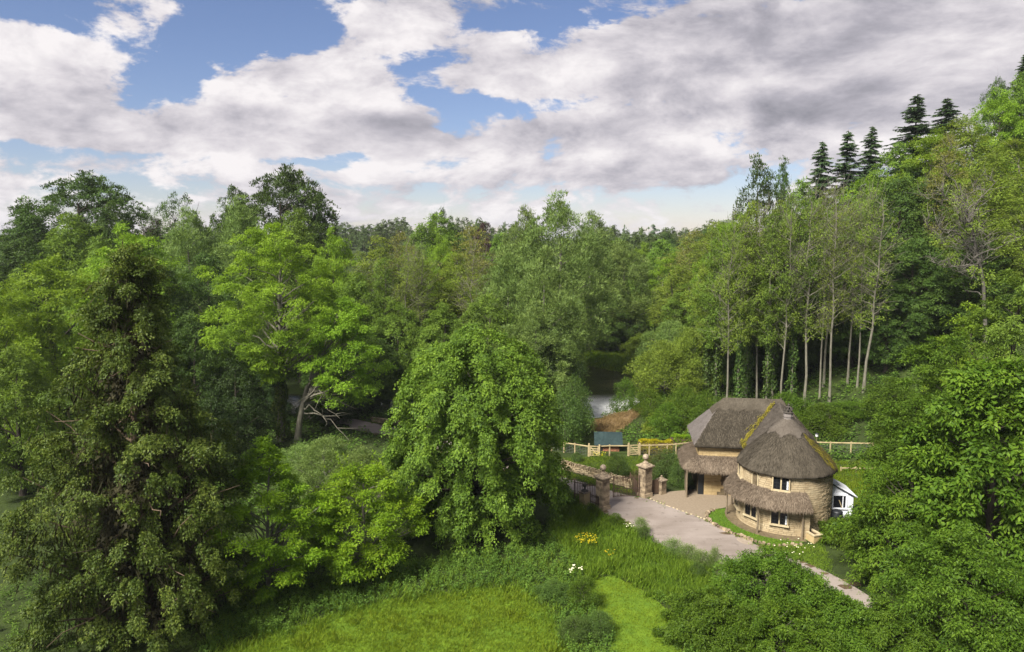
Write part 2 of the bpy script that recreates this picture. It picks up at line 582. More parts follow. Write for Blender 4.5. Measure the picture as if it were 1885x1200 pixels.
M['road'] = road_mat()
M['gravel'] = plain('hoggin gravel', (.225, .178, .125), 0.95, 0.1, scale=22, col2=(.165, .128, .09), bump=0.4, dist=0.01)
M['dirt'] = plain('bare soil', (.12, .085, .05), 0.95, 0.1, scale=4, col2=(.06, .042, .025), bump=0.6, dist=0.05)
M['reeds'] = plain('dead reeds', (.22, .15, .075), 0.95, 0.1, scale=5, col2=(.12, .08, .04), bump=0.8, dist=0.1)
M['stone_mortar'] = plain('lime mortar', (.15, .115, .07), 0.95, 0.1, scale=5, col2=(.09, .068, .04), bump=0.5, dist=0.02)
M['stone'] = plain('honey stone', (.42, .34, .215), 0.9, 0.15, scale=4, col2=(.27, .20, .115), bump=0.5, dist=0.03, island=0.4)
M['ashlar'] = plain('smooth honey stone', (.44, .335, .175), 0.9, 0.15, scale=2.2, col2=(.30, .21, .10), bump=0.25, dist=0.01, island=0.5)
M['dressed'] = plain('dressed stone', (.47, .39, .25), 0.85, 0.2, scale=3, col2=(.34, .27, .16), bump=0.2, dist=0.01)
M['weathered'] = plain('weathered pillar stone', (.40, .31, .20), 0.9, 0.15, scale=2.6, col2=(.085, .062, .042), bump=0.6, dist=0.03, island=0.25)
M['cope'] = plain('lichened cap stone', (.30, .235, .16), 0.9, 0.15, scale=5, col2=(.10, .075, .055), bump=0.6, dist=0.03)
M['ballstone'] = plain('pale ball stone', (.36, .29, .21), 0.9, 0.15, scale=5, col2=(.16, .12, .09), bump=0.5, dist=0.02)
M['darkstone'] = plain('blackened stone', (.07, .06, .05), 0.9, 0.2, scale=5, bump=0.4, dist=0.02)
M['glass'] = plain('dark glass', (.010, .011, .014), 0.12, 0.25, bump=0.03, dist=0.005, scale=2)
M['lead'] = plain('glazing bar', (.03, .03, .03), 0.5, 0.4)
M['wood'] = plain('new pale timber', (.43, .345, .19), 0.8, 0.2, scale=4, stretch=(1, 1, 1), col2=(.27, .21, .115), bump=0.2)
M['oldwood'] = plain('weathered oak', (.20, .155, .10), 0.85, 0.2, scale=5, col2=(.10, .075, .05), stretch=(6, 6, 1), bump=0.4)
M['browngate'] = plain('brown gate timber', (.12, .075, .045), 0.85, 0.2, scale=4, col2=(.06, .04, .026), stretch=(6, 6, 1), bump=0.3)
M['iron'] = plain('rusty iron', (.040, .030, .026), 0.7, 0.4, scale=12, col2=(.085, .040, .022), bump=0.3)
M['wire'] = plain('wire', (.16, .16, .15), 0.5, 0.5)
M['whitepaint'] = plain('white paint', (.74, .75, .78), 0.55, 0.35, scale=3, col2=(.62, .63, .66), bump=0.05)
M['slate'] = plain('dark roofing strip', (.030, .032, .036), 0.6, 0.3)
M['black'] = plain('black plastic', (.012, .014, .016), 0.5, 0.4)
M['tealroof'] = plain('teal felt roof', (.026, .044, .043), 0.85, 0.15, scale=4, col2=(.015, .027, .027), bump=0.2)
M['brick'] = plain('orange brick', (.36, .16, .085), 0.9, 0.15, scale=5, col2=(.22, .10, .06), island=0.6, bump=0.3)
M['soil'] = plain('soil', (.05, .035, .022), 0.95, 0.1)
M['moss'] = plain('yellow moss', (.21, .175, .018), 0.95, 0.05, scale=7, col2=(.085, .075, .018), bump=0.8, dist=0.05)
M['lampwhite'] = plain('lamp glass', (.7, .7, .68), 0.4, 0.4)

road_px = [(560, 762), (650, 770), (700, 782), (770, 796), (860, 822), (950, 852), (1012, 873), (1060, 884), (1120, 902), (1165, 914), (1196, 918), (1225, 930), (1300, 957), (1340, 979), (1390, 1003), (1440, 1020), (1500, 1042),
           (1560, 1072), (1620, 1110), (1700, 1165), (1760, 1230), (1640, 1260), (1560, 1180), (1500, 1130), (1420, 1100), (1330, 1066), (1290, 1036), (1230, 1012), (1180, 985), (1150, 965), (1112, 944), (1070, 918), (1008, 884), (900, 860), (800, 830), (715, 800), (680, 797), (600, 780), (540, 772)]
ROAD = zone(road_px)
ROADS = smooth_poly(ROAD, 1)
sheet('road', ROADS, 0.012, M['road'])
yard_px = [(1196, 917), (1206, 907), (1240, 904), (1290, 900), (1420, 890), (1460, 930), (1335, 934), (1311, 939), (1299, 952), (1300, 957), (1225, 930)]
YARD = zone(yard_px)
sheet('courtyard', YARD, 0.006, M['gravel'])
apron = zone([(1095, 932), (1140, 938), (1180, 985), (1150, 967), (1112, 946)])
M['patch'] = plain('worn tarmac patch', (.20, .155, .115), 0.9, 0.2, scale=3, col2=(.27, .22, .17), bump=0.2)
sheet('worn_patch', smooth_poly(zone([(1352, 992), (1366, 988), (1383, 996), (1388, 1003), (1370, 1003)]), 2), 0.018, M['patch'])

# water
def water_mat():
    m, t = new_mat('river water')
    pos = t.n('ShaderNodeNewGeometry').outputs['Position']
    n = t.noise(t.vmath('MULTIPLY', pos, (1.0, 1.0, 1.0)), 1.6, 4, 0.6, 0.4)
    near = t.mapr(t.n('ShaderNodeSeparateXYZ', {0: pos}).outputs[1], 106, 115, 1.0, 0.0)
    near = t.math('MULTIPLY', near, t.mapr(t.n('ShaderNodeSeparateXYZ', {0: pos}).outputs[0], -4, 4, 0.0, 1.0))      # broken water and painted sky reflection at the near end
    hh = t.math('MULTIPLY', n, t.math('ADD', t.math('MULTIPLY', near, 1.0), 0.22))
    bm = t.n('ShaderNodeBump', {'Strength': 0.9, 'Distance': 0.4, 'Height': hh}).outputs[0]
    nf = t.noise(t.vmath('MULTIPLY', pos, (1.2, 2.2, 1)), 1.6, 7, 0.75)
    refl_paint = t.math('MULTIPLY', t.mapr(nf, 0.12, 0.58), t.math('MULTIPLY', near, 0.95))
    c = t.mix(refl_paint, (.022, .020, .013), (.78, .77, .76))  # bright sky reflection painted as a pale base colour
    t.n('ShaderNodeOutputMaterial', {0: t.n('ShaderNodeBsdfPrincipled', {'Base Color': c, 'Roughness': t.math('ADD', t.math('MULTIPLY', refl_paint, 0.5), 0.08), 'IOR': 1.33, 'Specular IOR Level': 0.9, 'Normal': bm}).outputs[0]})
    return m


rv = []
for i, p in enumerate(RIVER):
    d = unit(RIVER[min(i + 1, len(RIVER) - 1)] - RIVER[max(i - 1, 0)])
    nrm = np.array((-d[1], d[0]))
    rv.append((p + nrm * 7.2, p - nrm * 7.2))
mb = MB()
mb.grid(np.array([[(a[0], a[1], -1.0), (b[0], b[1], -1.0)] for a, b in rv]))
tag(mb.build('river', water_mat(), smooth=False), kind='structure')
RB = smooth_poly(np.array([P(a, b, 0)[:2] for a, b in [(1090, 802), (1092, 778), (1120, 768), (1182, 757), (1186, 762), (1150, 784), (1140, 802)]]), 2)
cen = RB.mean(0)
mb = MB()
mb.grid(np.array([[(*(cen + (q - cen) * f), float(hgt(*(cen + (q - cen) * f))) + .25 * (1 - f ** 2) + .03 - (.3 if f == 1 else 0)) for f in (1.0, .9, .7, .45, .2, .02)] for q in np.vstack([RB, RB[:1]])]))
tag(mb.build('reed_bank', M['reeds'], smooth=True), kind='structure')

# ------------------------------------------------------------------ thatch
def thatch_mat(name, a, b, c):
    m, t = new_mat(name)
    uv = t.n('ShaderNodeAttribute', attribute_name='tint').outputs['Fac']
    oc = t.n('ShaderNodeTexCoord').outputs['Object']
    n = t.noise(t.vmath('MULTIPLY', oc, (1.0, 1.0, 0.35)), 9.0, 6, 0.7)
    n2 = t.noise(oc, 0.9, 5, 0.65)
    isl = t.n('ShaderNodeNewGeometry').outputs['Random Per Island']
    f = t.math('ADD', t.math('ADD', t.math('MULTIPLY', n, 0.35), t.math('MULTIPLY', n2, 0.35)), t.math('MULTIPLY', isl, 0.32))
    col = t.ramp(f, [(0.28, a), (0.5, b), (0.72, c)])
    bm = t.n('ShaderNodeBump', {'Strength': 0.7, 'Distance': 0.06, 'Height': n}).outputs[0]
    t.n('ShaderNodeOutputMaterial', {0: principled(t, col, 0.95, 0.08, bm)})
    return m


M['thatch'] = thatch_mat('old grey thatch', (.024, .020, .014), (.054, .045, .033), (.116, .098, .073))
M['thatch_new'] = thatch_mat('brown thatch', (.056, .040, .027), (.118, .089, .063), (.225, .178, .13))
M['thatch_mid'] = thatch_mat('grey brown thatch', (.042, .035, .027), (.078, .065, .052), (.14, .12, .099))
M['thatch_pale'] = thatch_mat('silvered thatch', (.105, .09, .08), (.165, .144, .132), (.235, .208, .192))
RS = np.random.default_rng(11)


def straw(name, parent, pts, dirs, nrm, mat, length=0.34, width=0.035, lift=0.03, rng=RS, origin=(0, 0, 0)):
    """loose straws lying on a thatch surface: pts, downhill dirs, outward normals"""
    n = len(pts)
    d = unit(dirs + rng.normal(0, .16, (n, 3)))
    u = unit(np.cross(d, nrm) + 1e-6)
    L = length * rng.uniform(.6, 1.4, (n, 1))
    wd = width * rng.uniform(.6, 1.5, (n, 1))
    b = pts + nrm * rng.uniform(0.0, lift, (n, 1)) - np.array(origin)
    tip = b + d * L + nrm * rng.uniform(-.01, .05, (n, 1))
    co = np.stack([b - u * wd * .5, b + u * wd * .5, tip], 1).reshape(-1, 3)
    me = np_mesh(name, co, np.arange(n * 3).reshape(-1, 3), mat)
    o = link(name, me, parent)
    return tag(o, kind='stuff')


def surf_straw(name, parent, fn, n, mat, eps=0.02, **kw):
    """fn(a,b)->points for a,b in 0..1, b runs downhill"""
    a, b = RS.random(n), RS.random(n) * 0.985
    p = fn(a, b)
    du = unit(fn(np.clip(a + eps * .2, 0, 1), b) - fn(np.clip(a - eps * .2, 0, 1), b))
    dv = unit(fn(a, np.clip(b + eps, 0, 1)) - fn(a, np.clip(b - eps, 0, 1)))
    nn = unit(np.cross(du, dv))
    nn *= np.sign(nn[:, 2:3] + 1e-9)
    return straw(name, parent, p, dv, nn, mat, **kw)


# ------------------------------------------------------------------ the thatched round house
TC = np.array((23.05, 60.3))
RW = 3.66
cot = empty('thatched_cottage', (TC[0], TC[1], 0), 'honey stone cottage with round tower under conical thatch beside the road bend', 'cottage')
CO = (TC[0], TC[1], 0)
th0 = math.atan2(-TC[1], -TC[0])           # direction from the tower towards the viewer


def TH(deg):
    return th0 + R_(deg)                    # positive = to the right as seen from the road


def tp(deg, r, z):
    a = TH(deg)
    return np.array((TC[0] + r * math.cos(a), TC[1] + r * math.sin(a), z))


mb = MB(CO)
mb.lathe((TC[0], TC[1], 0), [(RW - .03, -.2), (RW - .03, 5.15), (0.02, 5.16)], 64)
tower = mb.build('tower_wall', M['stone_mortar'], cot)


def ring_stones(mb, r, z0, z1, d0, d1, holes, rng, hmin=.15, hmax=.19, lmin=.3, lmax=.75, prot=.025):
    z = z0
    while z < z1 - .04:
        h = min(rng.uniform(hmin, hmax), z1 - z)
        d = d0 + rng.uniform(-3, 0)
        while d < d1:
            L = rng.uniform(lmin, lmax)
            dd = math.degrees(L / r)
            a, b = max(d, d0), min(d + dd, d1)
            d += dd
            if b - a < .6:
                continue
            mid = (a + b) / 2
            for h0, h1, g0, g1 in holes:
                if b > h0 and a < h1 and z + h > g0 + .03 and z < g1 - .03:
                    if a < h0 - .8:
                        b = h0
                    elif b > h1 + .8:
                        a = h1
                    else:
                        a = b
            if b - a < .6:
                continue
            g = math.degrees(.012 / r)
            rr = r + rng.uniform(0.0, prot)
            v = []
            for rad in (r - .06, rr):
                for dg, zz in ((a + g, z + .014), (b - g, z + .014), (b - g, z + h - .014), (a + g, z + h - .014)):
                    q = tp(dg, rad, zz)
                    if rad == rr:
                        q = q + rng.uniform(-.007, .007, 3)
                    v.append(q)
            mb.add(v, [(4, 5, 6, 7), (0, 1, 5, 4), (1, 2, 6, 5), (2, 3, 7, 6), (3, 0, 4, 7)])
        z += h


def deg_w(w, r):
    return math.degrees(w / r)


wins = [(-4.5, 3.72, 1.06, 1.18, RW), (-76, 3.62, 1.10, 1.15, RW)]
lows = [(-4.5, .92, 1.04, 1.22, RW + .22), (-40, .98, 1.04, 1.22, RW + .22), (-72, .98, 1.04, 1.15, RW + .22)]
holes_u = [(c - deg_w(wd / 2 + .10, RW), c + deg_w(wd / 2 + .10, RW), z - .11, z + h + .1) for c, z, h, wd, r in wins]
holes_u.append((-39 - deg_w(.36, RW), -39 + deg_w(.36, RW), 3.55, 4.72))
rng = np.random.default_rng(5)
mb = MB(CO)
ring_stones(mb, RW, 3.3, 5.02, -112, 24, holes_u, rng)
ring_stones(mb, RW, 0.0, 5.02, 24, 112, [], rng, prot=.04)
tag(mb.build('tower_stonework', M['stone'], cot), kind='stuff')
# lower wall under the porch: a shallow segment standing a little proud
RL = RW + .2
mb = MB(CO)
mb.lathe((TC[0], TC[1], 0), [(RL - .03, -.2), (RL - .03, 3.3), (RW - .2, 3.3)], 40, TH(-118), TH(27))
for dg in (-118, 27):
    mb.add([tp(dg, RW - .3, -.2), tp(dg, RL - .03, -.2), tp(dg, RL - .03, 3.3), tp(dg, RW - .3, 3.3)], [(0, 1, 2, 3)])
lw = mb.build('lower_wall', M['stone_mortar'], cot)
holes_l = [(c - deg_w(wd / 2 + .1, r), c + deg_w(wd / 2 + .1, r), z - .1, z + h + .1) for c, z, h, wd, r in lows]
holes_l.append((-96, -84, 0, 2.1))
mb = MB(CO)
ring_stones(mb, RL, 0.0, 3.0, -118, 27, holes_l, rng, hmin=.12, hmax=.2, lmin=.3, lmax=.8, prot=.025)
tag(mb.build('lower_stonework', M['stone'], cot), kind='stuff')


def tower_window(c, z, h, wd, r, lights=2, bars=True):
    a = TH(c)
    rz = a + PI / 2
    fr = MB(CO)
    nrm = np.array((math.cos(a), math.sin(a), 0))
    tan = np.array((-math.sin(a), math.cos(a), 0))
    ctr = np.array((TC[0], TC[1], 0)) + nrm * (r - .01)

    def bx(m, x, zz, sx, sz, sy, off):
        q = ctr + tan * x + nrm * off
        m.box((q[0], q[1], zz), (sx, sy, sz), rz)
    jw = .09
    bx(fr, -wd / 2 - jw / 2, z + h / 2, jw, h + .2, .3, 0)
    bx(fr, wd / 2 + jw / 2, z + h / 2, jw, h + .2, .3, 0)
    bx(fr, 0, z + h + .055, wd, .11, .3, 0.003)
    bx(fr, 0, z - .06, wd + .3, .12, .36, 0.012)
    w = fr.build('window', M['dressed'], cot)
    mu = MB(CO)
    bx(mu, 0, z + h / 2, .10, h, .2, .0)
    mu.build('mullion', M['dressed'], w)
    lw_ = (wd - .12) / 2
    for s in (-1, 1):
        g = MB(CO)
        bx(g, s * (.06 + lw_ / 2), z + h / 2, lw_, h, .02, .006)
        g.build('pane', M['glass'], w)
        if bars:
            b = MB(CO)
            x0 = s * (.06 + lw_ / 2)
            bx(b, x0, z + h / 2, .014, h, .03, .022)
            for k in (1, 2, 3):
                bx(b, x0, z + h * k / 4, lw_, .012, .026, .020)
            for e in (-1, 1):
                bx(b, x0 + e * (lw_ / 2 - .012), z + h / 2, .024, h, .05, .024)
            b.build('glazing_bars', M['lead'], w)
    if bars and c > -30:
        cu = MB(CO)
        bx(cu, wd / 2 - .10, z + h / 2 - .1, .12, h * .7, .01, .019)
        cu.build('curtain', M['whitepaint'], w)
    return w


for c, z, h, wd, r in wins:
    tower_window(c, z, h, wd, r)
for c, z, h, wd, r in lows:
    tower_window(c, z, h, wd, RL)
# blind arched niche
mb = MB(CO)
n_pts = [(-.26, 3.62)] + [(.26 * math.cos(t), 4.40 + .26 * math.sin(t)) for t in np.linspace(PI, 0, 11)] + [(.26, 3.62)]
vv = [tp(-39 + deg_w(x, RW), RW - .02, z) for x, z in n_pts]
vi = [tp(-39 + deg_w(x, RW), RW - .055, z) for x, z in n_pts]
mb.add(vi, [tuple(range(len(vi)))])
nich = mb.build('niche', M['ashlar'], cot)
mb = MB(CO)
o_pts = [(-.36, 3.58)] + [(.36 * math.cos(t), 4.40 + .33 * math.sin(t)) for t in np.linspace(PI, 0, 11)] + [(.36, 3.58)]
vo = [tp(-39 + deg_w(x, RW), RW + .035, z) for x, z in o_pts]
vi2 = [tp(-39 + deg_w(x, RW), RW + .035, z) for x, z in n_pts]
k = len(n_pts)
mb.add(vo + vi2 + vi, [(i, i + 1, k + i + 1, k + i) for i in range(k - 1)] + [(k + i, k + i + 1, 2 * k + i + 1, 2 * k + i) for i in range(k - 1)])
mb.build('niche_surround', M['dressed'], nich)
# door under the porch
mb = MB(CO)
q = tp(-90, RL - .02, 1.0)
mb.box(q, (.75, .06, 2.0), TH(-90) + PI / 2)
mb.build('door', M['black'], cot)

# conical thatch
cone_prof = [(0.05, 8.80), (0.45, 8.52), (1.1, 7.90), (2.0, 7.08), (2.9, 6.22), (3.55, 5.52), (3.92, 5.02), (3.99, 4.86), (3.92, 4.74), (3.5, 4.80)]


def cone_fn(prof, flare=None):
    pr = np.array(prof)
    s = np.concatenate(([0], np.cumsum(np.hypot(*np.diff(pr, axis=0).T))))
    s /= s[-1]

    def fn(a, b):
        r = np.interp(b, s, pr[:, 0])
        z = np.interp(b, s, pr[:, 1])
        t = a * 2 * PI
        return np.stack([TC[0] + r * np.cos(t), TC[1] + r * np.sin(t), z], -1)
    return fn


mb = MB(CO)
aa, bb = np.meshgrid(np.linspace(0, 1, 97), np.linspace(0, 1, 40), indexing='ij')
g = cone_fn(cone_prof)(aa, bb)
wob = 1 + .012 * np.sin(aa * 2 * PI * 9) * bb + .008 * np.sin(aa * 2 * PI * 23 + 1) * bb
wob = wob + RS.normal(0, .0035, aa.shape)
wob[-1] = wob[0]
g[..., 0] = TC[0] + (g[..., 0] - TC[0]) * wob
g[..., 1] = TC[1] + (g[..., 1] - TC[1]) * wob
mb.grid(g[:, ::-1])
cone = mb.build('conical_roof', M['thatch'], cot, smooth=True)
surf_straw('straw', cone, cone_fn(cone_prof[:7]), 17000, M['thatch'], origin=CO, length=.30, width=.03)
# scalloped cap
mb = MB(CO)
rows = []
for t in np.linspace(0, 2 * PI, 97):
    sc = 1.28 + .20 * abs(math.sin(t * 3.5)) ** .8 + (.16 if abs(math.sin(t * 3.5)) > .93 else 0)
    row = []
    for fr, up in ((0.0, .10), (.35, .11), (.7, .11), (1.0, .10), (1.0, 0.0)):
        r = .12 + (sc - .12) * fr
        z = np.interp(r, [p[0] for p in cone_prof[:7]], [p[1] for p in cone_prof[:7]]) + up
        row.append((TC[0] + (r + .04) * math.cos(t), TC[1] + (r + .04) * math.sin(t), z))
    rows.append(row)
mb.grid(np.array(rows)[:, ::-1])
cap = mb.build('scalloped_cap', M['thatch_mid'], cone, smooth=False)
mb = MB(CO)
mb.lathe((TC[0], TC[1], 8.7), [(.02, -.1), (.36, -.05), (.34, .1), (.38, .2), (.36, .42), (.28, .46), (.02, .47)], 20, wob=lambda a, k: .06 * np.sin(a * 8))
fin = mb.build('finial', M['thatch_pale'], cot)
mb = MB(CO)
mb.lathe((TC[0], TC[1], 9.17), [(.02, 0), (.40, .02), (.42, .09), (.22, .14), (.20, .3), (.02, .31)], 18)
for t in np.arange(6) * PI / 3:
    mb.tube([(TC[0] + .22 * math.cos(t), TC[1] + .22 * math.sin(t), 9.3), (TC[0] + .34 * math.cos(t), TC[1] + .34 * math.sin(t), 9.48), (TC[0] + .20 * math.cos(t), TC[1] + .20 * math.sin(t), 9.66), (TC[0] + .05 * math.cos(t), TC[1] + .05 * math.sin(t), 9.74)], [.07, .07, .06, .05], 6)
mb.lathe((TC[0], TC[1], 9.66), [(.02, 0), (.13, .04), (.06, .14), (.10, .22), (.03, .3), (.01, .42)], 10)
mb.build('straw_crown', M['darkstone'], fin)
# moss streaks on the right of the cone and its eave
mp, md, mn = [], [], []
fnc = cone_fn(cone_prof[:8])
for dg, b0, b1, wd, n in ((57, .34, .60, .5, 20), (62, .30, .85, .5, 75), (67, .30, .90, .5, 80), (73, .42, .92, .6, 80), (79, .5, .93, .7, 70), (86, .55, .92, .9, 60), (70, .72, .93, 1.2, 40)):
    b = RS.uniform(b0, b1, n)
    a = ((TH(dg) + np.radians(RS.normal(0, wd, n))) / (2 * PI)) % 1
    p = fnc(a, b)
    dv = unit(fnc(a, np.clip(b + .02, 0, 1)) - fnc(a, b - .02))
    rd = np.stack([np.cos(a * 2 * PI), np.sin(a * 2 * PI), 0 * a], -1)
    mp.append(p)
    md.append(dv)
    mn.append(unit(rd * .72 + np.array([0, 0, .7])))
straw('moss', cone, np.concatenate(mp), np.concatenate(md), np.concatenate(mn), M['moss'], length=.42, width=.06, lift=.09, origin=CO)


# swept thatched skirts (porch round the tower, lean-to round the main block)
def skirt(name, path, nrm, prof, mat, parent, n_straw, org, ends=True):
    path, nrm = np.asarray(path, float), unit(np.asarray(nrm, float))
    rows = []
    for i in range(len(path)):
        row = []
        wob_ = .05 * math.sin(i * .9) + .03 * math.sin(i * 2.3 + 1)
        for off, z in prof:
            o_ = off + (wob_ if off > .5 else 0)
            row.append((path[i, 0] + nrm[i, 0] * o_, path[i, 1] + nrm[i, 1] * o_, z + (RS.normal(0, .012) if off > .2 else 0)))
        rows.append(row)
    rows = np.array(rows)
    m = MB(org)
    m.grid(rows[:, ::-1])
    if ends:
        for rw in (rows[0], rows[-1]):
            m.add(rw, [tuple(range(len(rw)))])
    o = m.build(name, mat, parent, smooth=False)
    npr = 6
    pr = np.array(prof[:npr])
    s = np.concatenate(([0], np.cumsum(np.hypot(*np.diff(pr, axis=0).T))))
    s /= s[-1]
    u = np.linspace(0, 1, len(path))

    def fn(a, b):
        px_, py_ = np.interp(a, u, path[:, 0]), np.interp(a, u, path[:, 1])
        nx_, ny_ = np.interp(a, u, nrm[:, 0]), np.interp(a, u, nrm[:, 1])
        off, z = np.interp(b, s, pr[:, 0]), np.interp(b, s, pr[:, 1])
        return np.stack([px_ + nx_ * off, py_ + ny_ * off, z], -1)
    surf_straw('straw', o, fn, n_straw, mat, origin=org, length=.26, width=.035, lift=.06)
    return o


angs = [TH(d) for d in np.linspace(-122, 26, 42)]
pprof = [(0.0, 3.62), (.35, 3.45), (.75, 3.14), (1.05, 2.84), (1.22, 2.58), (1.26, 2.46), (1.20, 2.36), (.95, 2.36), (.2, 2.95)]
skirt('porch_roof', [(TC[0] + RW * math.cos(a), TC[1] + RW * math.sin(a)) for a in angs], [(math.cos(a), math.sin(a)) for a in angs], pprof, M['thatch_new'], cot, 9000, CO)
for dg, r in ((-112, 4.72), (-80, 4.68), (-25, 4.55), (19, 4.45)):
    q = tp(dg, r, 0)
    mb = MB(CO)
    mb.tube([(q[0], q[1], -.1), (q[0] + .02, q[1], 1.2), (q[0], q[1] + .02, 2.5)], [.085, .075, .07], 7)
    mb.build('porch_post', M['oldwood'], cot)
mb = MB(CO)
mb.grid(np.array([[tp(d, r, z) for r, z in ((RL - .1, .07), (4.78, .07), (4.80, .0), (4.8, -.1))] for d in np.linspace(-122, 22, 30)]))
mb.build('porch_floor', M['stone_mortar'], cot)
# buttress-like pier at the right end of the porch
mb = MB(CO)
for kz in range(9):
    q = tp(23.5, RL + .22, .12 + kz * .24)
    mb.box((q[0], q[1], .12 + kz * .24), (.55 + RS.uniform(-.03, .03), .5, .225), TH(23.5) + PI / 2 + RS.uniform(-.02, .02))
tag(mb.build('porch_pier', M['stone'], cot), kind='stuff')

# ---- main block
BA, BR = np.array((17.25, 66.3)), R_(-8)
ex, ey = np.array((math.cos(BR), math.sin(BR))), np.array((-math.sin(BR), math.cos(BR)))
BL, BD = 10.2, 6.2


def L3(u, v, z):
    q = BA + ex * u + ey * v
    return np.array((q[0], q[1], z))


mb = MB(CO)
c = L3(BL / 2, BD / 2, 2.3)
mb.box(c, (BL, BD, 5.0), BR)
mb.build('main_wall', M['stone_mortar'], cot)


def flat_stones(parent, u0, u1, z0, z1, v, face, holes, rng, hh, l0, l1, name='stone', mat='ashlar', join=False):
    z, mesh_m = z0, MB(CO)
    while z < z1 - .03:
        h = min(hh * rng.uniform(.85, 1.15), z1 - z)
        if z1 - z - h < .07:
            h = z1 - z
        u = u0 - rng.uniform(0, l0 * .6)
        while u < u1:
            L = rng.uniform(l0, l1)
            a, b = max(u, u0), min(u + L, u1)
            u += L
            if b - a < .05 or any(b > p0 + .02 and a < p1 - .02 and z + h > q0 + .02 and z < q1 - .02 for p0, p1, q0, q1 in holes):
                continue
            m = mesh_m if join else MB(CO)
            pr = rng.uniform(.012, .035)
            if face == 'front':
                m.box(L3((a + b) / 2, v - pr / 2, z + h / 2), (b - a - .014, .06 + pr, h - .014), BR)
            else:
                m.box(L3(v - pr / 2, (a + b) / 2, z + h / 2), (.06 + pr, b - a - .014, h - .014), BR)
            if not join:
                m.build(name, M[mat], parent)
        z += h
    if join:
        tag(mesh_m.build(name, M[mat], parent), kind='stuff')


rng = np.random.default_rng(8)
MW = [o for o in COL.objects if o.name.startswith('main_wall')][0]
flat_stones(MW, 0, 6.2, 3.55, 4.75, 0, 'front', [], rng, .2, .4, .95)
flat_stones(MW, .55, 6.2, 0.0, 2.6, 0, 'front', [(2.45, 4.8, 1.55, 2.5), (2.42, 2.55, 0, 2.5)], rng, .33, .5, 1.05)
flat_stones(MW, 0, BD, 3.5, 4.7, 0, 'left', [], rng, .2, .4, .9, name='side_stonework', join=True)
# dark opening with window at the right of the ground floor, dark door opening at the left corner
wf = MB(CO)
wf.box(L3(3.62, -.03, 2.47), (2.4, .14, .1), BR)
wf.box(L3(3.62, -.05, 1.56), (2.4, .16, .09), BR)
wf.box(L3(2.47, -.03, 2.0), (.09, .14, 1.0), BR)
wf.box(L3(4.76, -.03, 2.0), (.09, .14, 1.0), BR)
wn = wf.build('window', M['oldwood'], cot)
for k in range(3):
    pn = MB(CO)
    pn.box(L3(2.88 + k * .74, -.012, 2.0), (.70, .03, .84), BR)
    pn.build('pane', M['glass'], wn)
mb = MB(CO)
mb.box(L3(.27, -.01, 1.2), (.5, .06, 2.4), BR)
mb.build('doorway', M['black'], cot)
mb = MB(CO)
mb.tube([L3(2.45, -.06, 0), L3(2.45, -.06, 2.5)], [.05, .05], 6)
mb.build('downpipe', M['oldwood'], cot)

# hipped thatch as a rounded height surface
E = .42
u0_, u1_, v0_, v1_ = -E, BL + E, -E, BD + E
ZE, ZR = 4.86, 8.45
hipL, hipR = 2.9, 2.75


def smin(a, b, k):
    h = np.clip(.5 + .5 * (b - a) / k, 0, 1)
    return b * (1 - h) + a * h - k * h * (1 - h)


def roof_z(u, v):
    half = BD / 2 + E
    side = (half - np.abs(v - BD / 2)) / half
    l = (u - u0_) / hipL
    r = (u1_ - u) / hipR
    t = smin(smin(side, l, .07), r, .07)
    t = np.clip(t, 0, 1)
    return ZE + (ZR - ZE) * (t + .10 * t * (1 - t))


U, V = np.meshgrid(np.concatenate([np.linspace(u0_, 3.4, 26), np.linspace(3.6, u1_, 40)]), np.linspace(v0_, v1_, 49), indexing='ij')
Zr = roof_z(U, V) + RS.normal(0, .012, U.shape)
q = BA[None, None] + U[..., None] * ex + V[..., None] * ey
top = np.concatenate([q, Zr[..., None]], -1)
mb = MB(CO)
mb.grid(top)
# rolled eave edge and soffit
bd = [(u, v0_) for u in U[:, 0]] + [(u1_, v) for v in V[0, 1:]] + [(u, v1_) for u in U[::-1, 0][1:]] + [(u0_, v) for v in V[0, ::-1][1:]]
rows = []
for u, v in bd:
    zt = float(roof_z(np.array(u), np.array(v)))
    cu, cv = np.clip(u, .25, BL - .25), np.clip(v, .25, BD - .25)
    du, dv = u - cu, v - cv
    rows.append([L3(u, v, zt), L3(u + du * .06, v + dv * .06, zt - .14), L3(u, v, zt - .30), L3(u - du * .25, v - dv * .25, zt - .34), L3(cu, cv, zt - .12)])
mb.grid(np.array(rows))
roof = mb.build('hipped_roof', M['thatch'], cot, smooth=True)
roof.data.materials.append(M['thatch_pale'])
# the left hip was laid in newer, silvered straw
for p in roof.data.polygons:
    cx = sum((Vector(roof.data.vertices[i].co) for i in p.vertices), Vector()) / len(p.vertices)
    w2 = np.array((cx.x, cx.y)) + TC - BA
    u_, v_ = w2 @ ex, w2 @ ey
    if (u_ - u0_) / hipL < (BD / 2 + E - abs(v_ - BD / 2)) / (BD / 2 + E) and u_ < 3.2:
        p.material_index = 1


